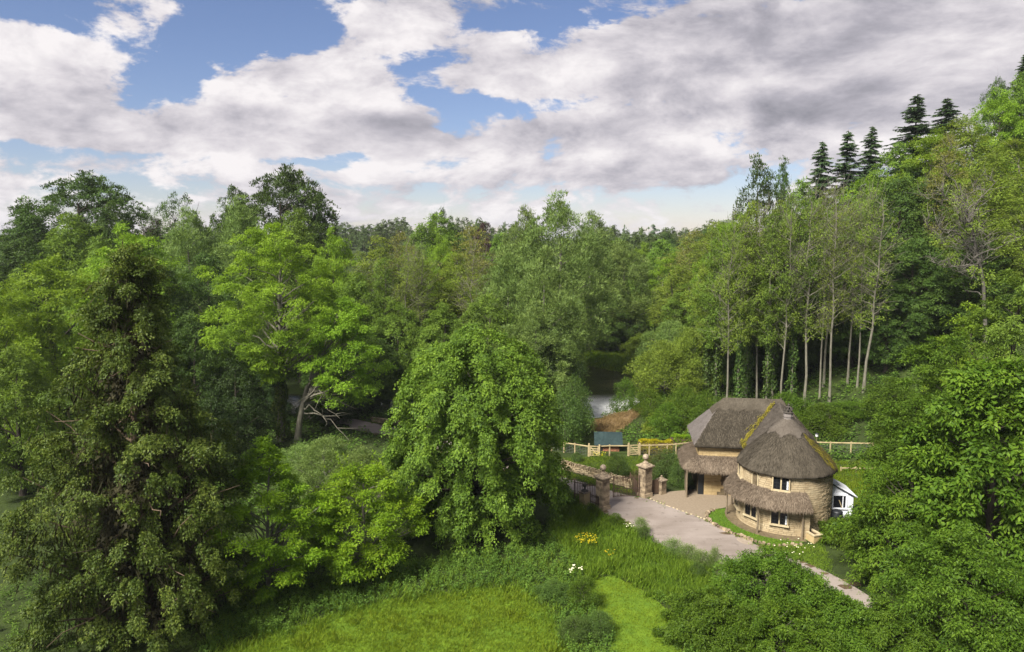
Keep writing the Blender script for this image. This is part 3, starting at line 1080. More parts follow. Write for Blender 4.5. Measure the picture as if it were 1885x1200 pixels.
def roof_pts(n, cond):
    u, v = RS.uniform(u0_, u1_, n), RS.uniform(v0_, v1_, n)
    half = BD / 2 + E
    side, l, r = (half - np.abs(v - BD / 2)) / half, (u - u0_) / hipL, (u1_ - u) / hipR
    mside = np.minimum(side, np.minimum(l, r))
    kind = np.where(mside == l, 1, np.where(mside == r, 2, np.where(v < BD / 2, 0, 3)))
    k = cond(kind)
    u, v = u[k], v[k]
    e = .05
    z = roof_z(u, v)
    gu = (roof_z(u + e, v) - roof_z(u - e, v)) / (2 * e)
    gv = (roof_z(u, v + e) - roof_z(u, v - e)) / (2 * e)
    p2 = BA + u[:, None] * ex + v[:, None] * ey
    nl = unit(np.concatenate([-gu[:, None] * ex - gv[:, None] * ey, np.ones((len(u), 1))], 1))
    dl = np.concatenate([-gu[:, None] * ex - gv[:, None] * ey, -(gu ** 2 + gv ** 2)[:, None]], 1)
    return np.c_[p2, z], unit(dl), nl


p_, d_, n_ = roof_pts(26000, lambda k: (k == 0) | (k == 2))
straw('straw', roof, p_, d_, n_, M['thatch'], length=.30, width=.03, origin=CO)
p_, d_, n_ = roof_pts(9000, lambda k: k == 1)
straw('straw', roof, p_, d_, n_, M['thatch_pale'], length=.3, width=.03, lift=.015, origin=CO)
# ridge roll with wavy lower edge
for side in (-1, 1):
    rows = []
    for u in np.linspace(u0_ + 1.75, u1_ - hipR + .2, 60):
        dep = .95 + .07 * math.sin(u * 5.5) + .10 * max(0, math.sin(u * 1.9 + .5)) ** 3
        row = []
        for fr in (0, .33, .66, 1.0, 1.02):
            v = BD / 2 + side * dep * fr
            z = float(roof_z(np.array(max(u, u0_ + .3)), np.array(v))) + (.10 if fr <= 1 else -.02)
            row.append(L3(u, v, z))
        rows.append(row if side > 0 else row)
    m = MB(CO)
    m.grid(np.array(rows))
    m.build('ridge_roll', M['thatch'], roof)

# link between ridge and cone, with its own smooth slopes
ra, rb = L3(BL + E - hipR - .35, BD / 2, 8.30), np.array((TC[0] + .15, TC[1] + .4, 7.9))
ax_ = unit((rb - ra)[:2])
pr_ = np.array((-ax_[1], ax_[0]))
ln_ = np.linalg.norm((rb - ra)[:2])
S, T = np.meshgrid(np.linspace(0, 1, 14), np.linspace(-1, 1, 31), indexing='ij')
hw = 3.25


def link_z(S, T):
    zr = ra[2] + (rb[2] - ra[2]) * S
    return zr - (np.sqrt((T * hw) ** 2 + .12) - .346) * 1.08


g2 = ra[:2] + S[..., None] * ln_ * ax_ + T[..., None] * hw * pr_
mb = MB(CO)
mb.grid(np.concatenate([g2, (link_z(S, T) + RS.normal(0, .01, S.shape))[..., None]], -1))
lk = mb.build('link_roof', M['thatch_mid'], cot, smooth=True)


def link_fn(a, b):
    sg = np.where(a < .5, -1, 1)
    s_ = np.abs(a - .5) * 2
    q_ = ra[:2] + (s_ * ln_)[..., None] * ax_ + (sg * b * hw)[..., None] * pr_
    return np.concatenate([q_, link_z(s_, b)[..., None]], -1)


surf_straw('straw', lk, link_fn, 9000, M['thatch_mid'], origin=CO, length=.3, width=.03)
mb = MB(CO)
q = (ra + rb) / 2
mb.box((q[0], q[1], 2.3), (5.4, ln_, 4.9), math.atan2(ax_[1], ax_[0]) - PI / 2)
mb.build('link_wall', M['stone_mortar'], cot)
# moss down the valley
mb = MB(CO)
rows = []
for k in np.linspace(0, 1, 40):
    # walk the valley where the main front slope meets the link's left slope
    best = None
    s_ = .02 + .62 * k
    for sgn in ((1,) if pr_ @ np.array((-1, 0)) > 0 else (-1,)):
        for tt in np.linspace(.02, 1, 200):
            w2 = ra[:2] + s_ * ln_ * ax_ + sgn * tt * hw * pr_
            u_, v_ = (w2 - BA) @ ex, (w2 - BA) @ ey
            zl = float(link_z(np.array(s_), np.array(tt)))
            zm = float(roof_z(np.array(u_), np.array(max(v_, v0_)))) if v_ > v0_ else -9
            if best is None or abs(zl - zm) < best[0]:
                best = (abs(zl - zm), w2, max(zl, zm))
    w2, z = best[1], best[2]
    wd = (.04 + .10 * math.sin(PI * k) ** .7) * (1 + .45 * math.sin(k * 31))
    d2 = pr_
    rows.append([(w2[0] - d2[0] * wd, w2[1] - d2[1] * wd, z + .16 + wd * .35), (w2[0] - d2[0] * wd * .3, w2[1] - d2[1] * wd * .3, z + .13), (w2[0] + d2[0] * wd * .3, w2[1] + d2[1] * wd * .3, z + .14), (w2[0] + d2[0] * wd, w2[1] + d2[1] * wd, z + .14 + wd * .35)])
rows = np.array(rows[2:])
ctr_ = rows.mean(1)
k_ = RS.random(330) * (len(ctr_) - 1.01)
i_ = k_.astype(int)
f_ = (k_ - i_)[:, None]
mp = ctr_[i_] * (1 - f_) + ctr_[i_ + 1] * f_
mdir = unit(ctr_[i_ + 1] - ctr_[i_])
wv = .05 + .13 * np.sin(PI * k_ / len(ctr_)) * (1 + .5 * np.sin(k_ * 2.1))
mp = mp + np.array((pr_[0], pr_[1], 0)) * (RS.normal(0, 1, 330) * wv)[:, None] + np.abs(RS.normal(0, .12, (330, 1))) * np.array((0, 0, .6))
straw('moss', roof, mp, mdir, np.tile(np.array([[0, 0, 1.0]]), (330, 1)), M['moss'], length=.4, width=.07, lift=.08, origin=CO)

# lean-to thatch round the front-left corner
path, nr = [], []
for u in np.linspace(6.6, .25, 26):
    path.append(L3(u, 0, 0)[:2])
    nr.append(-ey)
for t in np.linspace(0, PI / 2, 8)[1:-1]:
    path.append(L3(.25 - .25 * math.sin(t), .25 - .25 * math.cos(t), 0)[:2])
    nr.append(-ey * math.cos(t) - ex * math.sin(t))
for v in np.linspace(.25, 4.6, 16):
    path.append(L3(0, v, 0)[:2])
    nr.append(-ex)
lprof = [(0.0, 3.72), (.4, 3.60), (.85, 3.36), (1.25, 3.02), (1.48, 2.72), (1.53, 2.56), (1.45, 2.42), (1.1, 2.42), (.1, 3.0)]
skirt('lean_to_roof', path, nr, lprof, M['thatch_new'], cot, 9000, CO)
for u, v in ((-1.1, -1.05), (1.0, -1.2)):
    mb = MB(CO)
    mb.tube([L3(u, v, 0), L3(u, v, 2.55)], [.08, .075], 7)
    if u < 0:
        mb.build('lean_to_post', M['oldwood'], cot)
# timber screen at the left under the lean-to
mb = MB(CO)
for k in range(9):
    mb.box(L3(-1.05 + .0, -.6 + k * .25, 1.0), (.05, .225, 1.9), BR)
tag(mb.build('board_screen', M['oldwood'], cot), kind='stuff')

# ------------------------------------------------------------------ gate piers, gates
GL, GR = P(1109, 936), P(1187, 913)
GA = math.atan2(GR[1] - GL[1], GR[0] - GL[0])
gd, gn = unit((GR - GL)[:2]), None
gn = np.array((-gd[1], gd[0]))             # away from the viewer


def gate_pier(loc, label, side, hgt_, courses, rng, ball=True, mat='weathered'):
    r = empty('gate_pier', loc, label, 'gate pier', 'tall gate piers')
    m = MB()
    m.box((0, 0, .12), (side + .16, side + .16, .5), GA, taper=.96)
    m.build('plinth', M[mat], r)
    z = .36
    hh = (hgt_ - .36) / courses
    for k in range(courses):
        b = MB()
        h = hh
        b.box((rng.uniform(-.01, .01), rng.uniform(-.01, .01), z + h / 2), (side + rng.uniform(-.03, .02), side + rng.uniform(-.03, .02), h - .012), GA, jit=.012, rng=rng)
        b.build('block', M[mat], r)
        z += hh
    m = MB()
    m.box((0, 0, z + .05), (side + .14, side + .14, .10), GA)
    m.box((0, 0, z + .15), (side + .34, side + .34, .10), GA)
    m.box((0, 0, z + .29), (side + .26, side + .26, .18), GA, taper=.55)
    m.build('cornice', M['cope'], r)
    m = MB()
    m.lathe((0, 0, z + .38), [(.30, 0), (.27, .1), (.13, .2), (.11, .3), (.15, .34)] if ball else [(.2, 0), (.1, .2)], 14)
    bl = m.build('ball_stem', M['cope'], r)
    m = MB()
    t = np.linspace(0, PI, 12)
    m.lathe((0, 0, z + .70 + .27), [(max(.004, .28 * math.sin(x)), -.28 * math.cos(x)) for x in t], 18)
    m.build('ball', M['ballstone'], r, smooth=True)
    return r


rng = np.random.default_rng(21)
gate_pier(GL, 'tall square stone gate pier with ball finial on the near side of the road', .86, 2.75, 9, rng)
gate_pier(GR, 'tall stained stone gate pier with ball finial beside the courtyard', .88, 2.75, 9, rng)


def small_pier(loc, label, top):
    r = empty('small_pier', loc, label, 'pier', 'low piers beside the gates')
    z = 0
    for k in range(3):
        b = MB()
        b.box((0, 0, z + .21), (.66, .66, .41), GA, jit=.008, rng=rng)
        b.build('block', M['ashlar' if top == 'urn' else 'weathered'], r)
        z += .42
    m = MB()
    m.box((0, 0, z + .04), (.84, .84, .09), GA)
    if top == 'pyramid':
        m.box((0, 0, z + .2), (.8, .8, .24), GA, taper=.22)
        m.lathe((0, 0, z + .3), [(.1, 0), (.08, .06), (.11, .12), (.02, .2)], 8)
    m.build('cap', M['cope'], r)
    if top == 'urn':
        m = MB()
        m.lathe((0, 0, z + .085), [(.34, 0), (.30, .1), (.12, .17), (.07, .34), (.16, .44), (.20, .56), (.17, .68), (.07, .78), (.01, .8)], 14)
        m.build('ball', M['darkstone'], r, smooth=True)
    return r


SL, SR = P(1076, 931), P(1217, 908)
small_pier(SL, 'low pale stone pier topped by a dark ball', 'urn')
small_pier(SR, 'low brown stone pier with pyramid cap beside the dark hedge', 'pyramid')


def bars_gate(name, a, b, h, label, cat, mat='iron', n=14, r=.024, boards=False):
    a, b = np.array(a[:2]), np.array(b[:2])
    L = np.linalg.norm(b - a)
    o = empty(name, (a[0], a[1], 0), label, cat, None, math.atan2(b[1] - a[1], b[0] - a[0]))
    for x in (0.03, L - .03):
        MB().tube([(x, 0, .06), (x, 0, h + .05)], [.045, .045], 6).build('stile', M[mat], o)
    for z in (.14, h * .42, h * .93):
        MB().bar((0, 0, z), (L, 0, z), .03, .045).build('rail', M[mat], o)
    bar = None
    for k in range(1, n):
        x = L * k / n
        if bar is None:
            if boards:
                bar = MB().box((0, 0, h * .48), (L / n * .9, .03, h * .86)).build('board', M[mat], o)
            else:
                m = MB()
                m.tube([(0, 0, .1), (0, 0, h)], [r, r], 4)
                m.lathe((0, 0, h), [(.03, -.04), (.001, .12)], 5)
                bar = m.build('bar', M[mat], o)
            c = bar
        else:
            c = bar.copy()
            COL.objects.link(c)
            c.parent = o
        c.location = (x, 0, 0)
    return o


q0 = GL[:2] + gd * -.15 + gn * .5
bars_gate('iron_gate', q0, q0 + gn * 2.1 - gd * .9, 2.05, 'open black iron gate leaf folded back behind the near gate pier', 'gate', n=14)
q1 = GR[:2] - gd * .5 + gn * .2
bars_gate('iron_gate', q1, q1 + gn * 1.2 - gd * 2.2, 2.0, 'open rusty iron gate leaf swung onto the grass verge by the far pier', 'gate', n=18)
bars_gate('iron_railing', SL[:2] + gd * .36, GL[:2] - gd * .46, 1.15, 'short rusty iron railing between low pier and near gate pier', 'railing', n=9)
bars_gate('board_fence', GR[:2] + gd * .46, SR[:2] - gd * .34, 1.5, 'brown board fence between the stained gate pier and its low pier', 'fence', mat='browngate', n=7, boards=True)
bars_gate('board_fence', GR[:2] + gn * .5 - gd * .5, P(1160, 895)[:2], 1.35, 'dark brown board fence running from the far gate pier to the stone wall', 'fence', mat='browngate', n=14, boards=True)

# dry-stone wall along the verge
wa, wb = P(1036, 862)[:2], P(1166, 900)[:2]
wdir = unit(wb - wa)
wl = np.linalg.norm(wb - wa)
dw = empty('dry_stone_wall', (wa[0], wa[1], 0), 'low honey coloured dry stone wall with upright coping along the grass verge', 'wall', None, math.atan2(wdir[1], wdir[0]))
protos = []
for k in range(6):
    m = MB().box((0, 0, 0), (.37 + .05 * k, .40, .115), jit=.04, rng=rng)
    o = m.build('stone', M['stone'], dw)
    protos.append(o)
used = [False] * 6


def put(i, x, y, z, rz=0, ry=0, s=(1, 1, 1)):
    if not used[i]:
        o = protos[i]
        used[i] = True
    else:
        o = protos[i].copy()
        COL.objects.link(o)
        o.parent = dw
    o.location = (x, y, z)
    o.rotation_euler = (0, ry, rz)
    o.scale = s


for course in range(4):
    x = -.2 * (course % 2)
    while x < wl:
        i = int(rng.integers(0, 6))
        L = .42 + .05 * i
        put(i, x + L / 2, rng.uniform(-.06, .06), .07 + course * .135 + rng.uniform(-.015, .015), rng.normal(0, .08), rng.normal(0, .04))
        x += L
x = 0
while x < wl:
    put(int(rng.integers(0, 3)), x, rng.uniform(-.02, .02), .55 + .17, rng.normal(0, .06), PI / 2 + rng.normal(0, .16), (rng.uniform(.6, 1.05), .9, rng.uniform(.75, 1.1)))
    x += rng.uniform(.19, .27)
tag(MB((0, 0, 0)).box((wl / 2, 0, .25), (wl, .2, .44)).build('wall_core', M['stone_mortar'], dw), kind='stuff')

# ------------------------------------------------------------------ timber fences
def fence(px_list, z=0.0, label='', h=1.15, wire=True, last_brace=False, zs=None):
    pts = []
    for a, b in px_list:
        zz = 0.0
        for _ in range(12):
            q = P(a, b, zz)
            zz = .5 * zz + .5 * float(hgt(q[0], q[1]))
        pts.append(np.array((q[0], q[1], zz)))
    o = empty('timber_fence', pts[0], label, 'fence', 'post and rail fences')
    org = pts[0]
    for q in pts:
        m = MB(org)
        m.box((q[0], q[1], q[2] + h / 2), (.11, .11, h + .2), .3)
        m.build('post', M['wood'], o)
    for a, b in zip(pts[:-1], pts[1:]):
        up = np.array((0, 0, h - .02))
        m = MB(org)
        m.bar(a + up, b + up, .10, .10)
        m.build('rail', M['wood'], o)
    if wire:
        m = MB(org)
        for a, b in zip(pts[:-1], pts[1:]):
            for zz in np.linspace(.12, .95, 6):
                m.bar(a + (0, 0, zz), b + (0, 0, zz), .012)
            n = int(np.linalg.norm(b - a) / .3)
            for k in range(1, n):
                q = a + (b - a) * k / n
                m.bar(q + (0, 0, .1), q + (0, 0, .95), .009)
        tag(m.build('wire_mesh', M['wire'], o), kind='stuff')
    if last_brace:
        m = MB(org)
        q = pts[-1]
        m.bar(q + np.array((0, 0, 1.0)), q + np.array((.75, -.35, 0.0)), .1)
        m.build('brace', M['wood'], o)
    return o, pts


fence([(1015, 831), (1038, 833), (1058, 836), (1083, 840)], label='pale timber rail fence with wire mesh left of the first field gate')
fence([(1104, 840), (1122, 839), (1156, 839)], label='pale timber rail in front of the teal roofed shed', wire=False)
fence([(1178, 838), (1195, 838), (1228, 837), (1244, 836), (1275, 832)], label='pale timber rail fence in front of the yellow hedge')
f4, f4p = fence([(1500, 832), (1528, 833), (1566, 834), (1606, 835)], label='pale timber rail fence with braced end post right of the round tower', last_brace=True)


fence([(1548, 869), (1575, 869), (1606, 870)], label='low thin rail across the grass slope right of the white lean-to', h=.45, wire=False)


def field_gate(a_px, b_px, label):
    a, b = P(*a_px), P(*b_px)
    L = np.linalg.norm((b - a)[:2])
    o = empty('field_gate', a, label, 'gate', 'small timber field gates', math.atan2(b[1] - a[1], b[0] - a[0]))
    for x, hh in ((0, 1.45), (L, 1.35)):
        MB().box((x, 0, hh / 2), (.15, .15, hh)).build('gate_post', M['wood'], o)
    for x in (.14, L - .14):
        MB().box((x, 0, .65), (.09, .07, 1.15)).build('stile', M['wood'], o)
    for z in (.16, .40, .64, .88, 1.16):
        MB().box((L / 2, .0, z), (L - .36, .045, .095)).build('rail', M['wood'], o)
    MB().bar((.18, -.05, 1.12), (L - .18, -.05, .2), .04, .08).build('brace', M['wood'], o)
    return o


field_gate((1084, 840), (1103, 841), 'small five bar timber gate left of the teal roofed shed')
field_gate((1157, 839), (1177, 838), 'small five bar timber gate between teal roofed shed and yellow hedge')

# ------------------------------------------------------------------ small shed behind the fence
SA, SB = P(1096, 833), P(1143, 834)
sx = unit((SB - SA)[:2])
srz = math.atan2(sx[1], sx[0])
shed = empty('garden_shed', SA, 'small brick based garden shed with teal felt roof behind the timber fence', 'shed', None, srz)
sl, sdp = float(np.linalg.norm((SB - SA)[:2])), 2.3
m = MB().box((sl / 2, sdp / 2 + .45, .3), (sl - .3, sdp - .3, 1.2))
m.add([(.15, .6, .9), (sl - .15, .6, .9), (sl - .15, sdp + .3, .9), (.15, sdp + .3, .9), (.15, sdp / 2 + .45, 1.82), (sl - .15, sdp / 2 + .45, 1.82)], [(0, 3, 4), (1, 5, 2)])
m.build('wall', M['brick'], shed)
rng = np.random.default_rng(3)
brick = None
for row in range(7):
    for k in range(int(sl * .68 / .32)):
        x = sl * .32 + k * .32 + (.16 if row % 2 else 0)
        if x > sl - .25:
            continue
        if brick is None:
            brick = MB().box((0, 0, 0), (.29, .06, .105), jit=.004, rng=rng).build('brick', M['brick'], shed)
            c = brick
        else:
            c = brick.copy()
            COL.objects.link(c)
            c.parent = shed
        c.location = (x, .585 + rng.uniform(-.006, .006), .08 + row * .125)
MB().box((sl * .16, .56, .42), (sl * .26, .06, .84)).build('door', M['lead'], shed)
m = MB()
for s in (0, 1):
    y0, y1 = (.15, sdp / 2 + .46) if s == 0 else (sdp + .75, sdp / 2 + .44)
    a = [(-.12, y0, .84), (sl + .22, y0, .84), (sl + .22, y1, 1.96), (-.12, y1, 1.96)]
    m.add(a + [(x, y, z - .07) for x, y, z in a], [(0, 1, 2, 3), (7, 6, 5, 4), (0, 4, 5, 1), (1, 5, 6, 2), (2, 6, 7, 3), (3, 7, 4, 0)])
rf = m.build('roof', M['tealroof'], shed)
for k in range(1, 3):
    MB().bar((sl * k / 3, .15, .865), (sl * k / 3, sdp / 2 + .45, 1.985), .05, .02).build('felt_seam', M['tealroof'], rf)
w_ = MB().box((sl - .14, sdp / 2 + .35, 1.2), (.05, .62, .62)).build('window', M['wood'], shed)
MB().box((sl - .125, sdp / 2 + .35, 1.2), (.05, .5, .5)).build('pane', M['glass'], w_)

# ------------------------------------------------------------------ white lean-to right of the tower
q = tp(88, RW + .0, 0)
LT = np.array((26.42, 59.1))
lean = empty('white_lean_to', (LT[0], LT[1], 0), 'white boarded lean-to with striped sloping roof against the round tower', 'lean-to', None, R_(-6))
lean.scale = (1.3, 1, 1.06)
m = MB().box((.65, 1.4, .9), (1.5, 2.8, 1.15))
m.add([(-.1, 0, 1.4), (1.4, 0, 1.4), (1.4, 0, 2.3), (-.1, 0, 3.35), (-.1, 2.8, 1.4), (1.4, 2.8, 1.4), (1.4, 2.8, 2.3), (-.1, 2.8, 3.35)], [(0, 1, 2, 3), (4, 7, 6, 5), (1, 5, 6, 2)])
m.build('wall', M['whitepaint'], lean)
m = MB()
a = [(-.2, -.14, 3.50), (1.62, -.14, 2.26), (1.62, 2.95, 2.26), (-.2, 2.95, 3.50)]
m.add(a + [(x, y, z - .08) for x, y, z in a], [(0, 1, 2, 3), (7, 6, 5, 4), (0, 4, 5, 1), (1, 5, 6, 2), (2, 6, 7, 3), (3, 7, 4, 0)])
lr = m.build('roof', M['slate'], lean)
for k in range(10):
    t = (k + .5) / 10
    y = -.1 + 3.0 * t
    MB().bar((-.2, y, 3.53), (1.64, y, 2.285), .13, .05).build('roof_slat', M['whitepaint'], lr)
wn = MB()
for x in (.12, .98):
    wn.box((x, -.03, 1.88), (.1, .12, 1.1))
wn.box((.55, -.032, 2.42), (.96, .13, .1))
wn.box((.55, -.04, 1.33), (1.04, .16, .1))
wn = wn.build('window', M['whitepaint'], lean)
MB().box((.55, .0, 1.87), (.76, .03, 1.0)).build('pane', M['glass'], wn)
MB().bar((.72, -.04, 1.40), (.52, -.04, 2.0), .05, .13).build('open_casement', M['wood'], wn)
MB().box((.76, -.035, 1.87), (.05, .06, 1.0)).build('glazing_bars', M['whitepaint'], wn)
for k in range(3):
    MB().box((.7 + k * .0, -.035, .45 + k * .2), (.6 + k * .28, .05, .185)).build('skirting_board', M['whitepaint'], lean)

bq = P(1533, 968)
bn = empty('water_butt', (26.75, 58.45, 0), 'rounded black water butt standing against the tower wall', 'water butt')
MB().lathe((0, 0, 0), [(.02, 0), (.40, .0), (.46, .5), (.47, .9), (.42, 1.28), (.40, 1.34)], 18).build('barrel', M['black'], bn, smooth=True)
MB().lathe((0, 0, 1.3), [(.44, 0), (.44, .06), (.30, .16), (.02, .2)], 18).build('lid', M['black'], bn, smooth=True)
bn = empty('storage_bin', (28.65, 59.3, 0), 'dark rectangular bin behind the shrub right of the white lean-to', 'bin')
MB().box((0, 0, .65), (1.0, .8, 1.3), .2, taper=1.06).build('bin_body', M['black'], bn)
MB().box((0, 0, 1.36), (1.12, .92, .1), .2).build('lid', M['black'], bn)

# stone planter at the foot of the porch
PQ = P(1493, 993)
pl = empty('stone_planter', PQ, 'pale stone trough planter at the right end of the porch', 'planter', None, R_(18))
m = MB()
m.box((-.33, 0, .3), (.12, 1.5, .62)).box((.33, 0, .3), (.12, 1.5, .62)).box((0, -.69, .3), (.54, .12, .62)).box((0, .69, .3), (.54, .12, .62))
m.build('trough', M['ashlar'], pl)
m = MB()
m.box((-.33, 0, .65), (.2, 1.62, .09)).box((.33, 0, .65), (.2, 1.62, .09)).box((0, -.71, .648), (.46, .2, .085)).box((0, .71, .648), (.46, .2, .085))
m.build('rim', M['dressed'], pl)
MB().box((0, 0, .5), (.53, 1.25, .06)).build('soil', M['soil'], pl)

# garden lamp behind the round tower
lq = PY(1503, 812, 76.5)
lz = float(hgt(lq[0], lq[1]))
lp = empty('garden_lamp', (lq[0], lq[1], lz), 'slim garden lamp post with white head behind the conical roof', 'lamp')
MB().tube([(0, 0, 0), (0, 0, 2.6)], [.045, .035], 6).build('post', M['oldwood'], lp)
m = MB()
m.lathe((0, 0, 2.6), [(.05, 0), (.14, .05), (.16, .3), (.08, .34)], 8)
m.build('lamp_head', M['lampwhite'], lp)
MB().lathe((0, 0, 2.92), [(.2, 0), (.02, .12)], 8).build('lamp_cap', M['slate'], lp)

# setts between road and courtyard, stones edging the flower bed
m = MB()
for a, b in zip([(1196, 918), (1225, 930), (1262, 943)], [(1225, 930), (1262, 943), (1300, 957)]):
    pa, pb = P(*a), P(*b)
    n = int(np.linalg.norm(pb - pa) / .34)
    for k in range(n):
        q = pa + (pb - pa) * (k + rng.uniform(.2, .8)) / n
        if rng.random() < .75:
            m.box((q[0], q[1], .015), (.2, .13, .05), rng.uniform(0, 3), jit=.02, rng=rng)
tag(m.build('sett_line', M['dressed']), kind='stuff')
bed_px = [(1339, 936), (1318, 938), (1304, 945), (1303, 954), (1318, 968), (1345, 980), (1380, 993), (1410, 1002), (1440, 1006), (1480, 1000), (1492, 990), (1480, 985), (1440, 984), (1400, 975), (1370, 962), (1352, 950)]
BED = smooth_poly(zone(bed_px), 1)
M['turf'] = plain('short turf', (.075, .135, .014), 0.95, 0.1, scale=6, col2=(.045, .085, .012), bump=0.6, dist=0.05)
tag(sheet('flower_bed', BED, 0.03, M['turf']), kind='structure')
edge_px = [(1318, 938), (1304, 944), (1301, 951), (1307, 961), (1325, 972), (1350, 983), (1380, 994), (1410, 1003), (1440, 1007), (1478, 1003)]
ep = np.array([P(a, b)[:2] for a, b in edge_px])
be = empty('bed_edging', (ep[0][0], ep[0][1], 0), 'row of rough dark stones edging the grass bed round the tower', 'edging')
es = None
for a, b in zip(ep[:-1], ep[1:]):
    n = max(1, int(np.linalg.norm(b - a) / .30))
    for k in range(n):
        q = a + (b - a) * (k + .5) / n
        if es is None:
            es = MB().box((0, 0, 0), (.30, .26, .22), jit=.05, rng=rng).build('stone', M['weathered'], be)
            c = es
        else:
            c = es.copy()
            COL.objects.link(c)
            c.parent = be
        c.location = (q[0] - ep[0][0], q[1] - ep[0][1], .07)
        c.rotation_euler = (rng.uniform(-.3, .3), rng.uniform(-.3, .3), rng.uniform(0, 6))
        s = rng.uniform(.6, 1.15)
        c.scale = (s, s, s * rng.uniform(.8, 1.2))

# ------------------------------------------------------------------ foliage
def leaf_arrays(pos, d, nrm, L, Wd, fold=.25):
    """rhombic leaves folded on the midrib: (N,4,3) points"""
    d = unit(d)
    s = unit(np.cross(nrm, d) + 1e-7)
    n2 = np.cross(d, s)
    L, Wd = L[:, None], Wd[:, None]
    if fold == 0:                                # far foliage: one triangle per leaf
        return np.stack([pos - s * Wd * .5, pos + d * L, pos + s * Wd * .5], 1)
    mid = pos + d * L * .45 + n2 * Wd * fold
    return np.stack([pos, mid - s * Wd * .5 - n2 * Wd * fold * .0, pos + d * L - n2 * L * .12, mid + s * Wd * .5], 1)


def leaf_mesh(name, A, mat, tint):
    n = len(A)
    if A.shape[1] == 3:
        return np_mesh(name, A.reshape(-1, 3), np.arange(n * 3).reshape(-1, 3), mat, tint=np.repeat(tint, 3))
    b = np.arange(n)[:, None] * 4
    f = np.concatenate([b + np.array([[0, 1, 2]]), b + np.array([[0, 2, 3]])], 1).reshape(-1, 3)
    return np_mesh(name, A.reshape(-1, 3), f, mat, tint=np.repeat(tint, 4))


def sprays(rng, bc, bo, bs, ns, nl, leaf, lw=.5, sr=.6, flat=.8, droop=.3, upn=.7, outn=.75, jit=.3, bias=.8, dirup=0.0, finger=0.0, tri=True, latw=.28):
    if tri:
        nl, leaf = int(nl * 1.6), leaf * .84
    """boughs -> sprays -> leaves; returns leaf arrays and tint"""
    B = len(bc)
    q = rng.normal(0, 1, (B, ns, 3)) + bias * bo[:, None, :] + np.array([0, 0, .35])
    q = unit(q)
    rad = bs[:, None, None] * rng.random((B, ns, 1)) ** .45
    sp = bc[:, None, :] + q * rad * np.array([1, 1, flat])
    if finger:                                   # hand-like boughs that arch out and hang at the tip
        s = rng.random((B, ns, 1)) ** .8
        oh = unit(bo * np.array([1, 1, .35]))
        lat = unit(np.stack([-oh[:, 1], oh[:, 0], 0 * oh[:, 0]], -1))
        sp = bc[:, None, :] + oh[:, None, :] * (s - .45) * 2.0 * bs[:, None, None] + lat[:, None, :] * rng.normal(0, latw, (B, ns, 1)) * bs[:, None, None] * (1.15 - .7 * s)
        sp = sp + np.array([0, 0, 1.0]) * (.35 - finger * s ** 2 + rng.normal(0, .12, (B, ns, 1))) * bs[:, None, None]
    sn = unit(q * outn + np.array([0, 0, upn]) + rng.normal(0, .22, q.shape))
    bt = rng.random(B)
    st = np.clip(bt[:, None] * .6 + rng.random((B, ns)) * .4, 0, 1)
    sp, sn, st = sp.reshape(-1, 3), sn.reshape(-1, 3), st.reshape(-1)
    so = unit(np.repeat(bo, ns, 0) + q.reshape(-1, 3) * .5)
    S = len(sp)
    ref = np.where(np.abs(sn[:, 2:3]) > .9, np.array([[1.0, 0, 0]]), np.array([[0, 0, 1.0]]))
    t1 = unit(np.cross(sn, ref))
    t2 = np.cross(sn, t1)
    a = rng.random((S, nl)) * 2 * PI
    r = np.sqrt(rng.random((S, nl))) * sr * rng.uniform(.6, 1.3, (S, 1))
    rd = t1[:, None] * np.cos(a)[..., None] + t2[:, None] * np.sin(a)[..., None]
    pos = sp[:, None] + rd * r[..., None]
    pos[..., 2] -= droop * (r / sr) ** 2 * sr
    pos += rng.normal(0, sr * .12, pos.shape)
    d = rd * .7 + so[:, None] * .35 + rng.normal(0, .4, pos.shape)
    d[..., 2] += -droop * .9 + dirup
    nn = sn[:, None] + rng.normal(0, jit, pos.shape)
    N = S * nl
    Ls = leaf * rng.uniform(.65, 1.3, N)
    A = leaf_arrays(pos.reshape(N, 3), d.reshape(N, 3), nn.reshape(N, 3), Ls, Ls * lw * rng.uniform(.8, 1.2, N), 0 if tri else .25)
    return A, np.repeat(st, nl)


def env_boughs(rng, B, z0, z1, R, prof, size, inner=.35, lob=.16, tpow=1.0, sq=1.0):
    pt, pr = np.array([p[0] for p in prof]), np.array([p[1] for p in prof])
    tt = np.linspace(0, 1, 400)
    wgt = np.interp(tt, pt, pr) * R + .3
    cdf = np.cumsum(wgt)
    cdf /= cdf[-1]
    t = np.interp((np.arange(B) + rng.random(B)) / B, cdf, tt)
    t = t[rng.permutation(B)]
    ph = np.arange(B) * 2.39996 + rng.normal(0, .25, B)
    o1, o2, o3 = rng.random(3) * 6.3
    lobe = 1 + lob * (np.sin(3 * ph + o1 + 4 * t) * .6 + np.sin(5 * ph + o2 - 7 * t) * .5 + np.sin(2 * ph + o3 + 11 * t) * .5)
    rr = R * np.interp(t, pt, pr) * lobe * (1 - inner * rng.random(B) ** 2.0)
    bs = size * rng.uniform(.7, 1.35, B)
    rr = np.maximum(rr - bs * .55, 0)
    x, y, z = rr * np.cos(ph), rr * np.sin(ph), z0 + (z1 - z0) * t
    slope = np.interp(np.clip(t + .08, 0, 1), pt, pr) - np.interp(np.clip(t - .08, 0, 1), pt, pr)
    up = np.clip(-slope * R / (.16 * (z1 - z0)), -.6, 3)
    bo = unit(np.stack([np.cos(ph), np.sin(ph), up + (t > .93) * 1.5], -1))
    return np.stack([x, y, z], -1), bo, bs


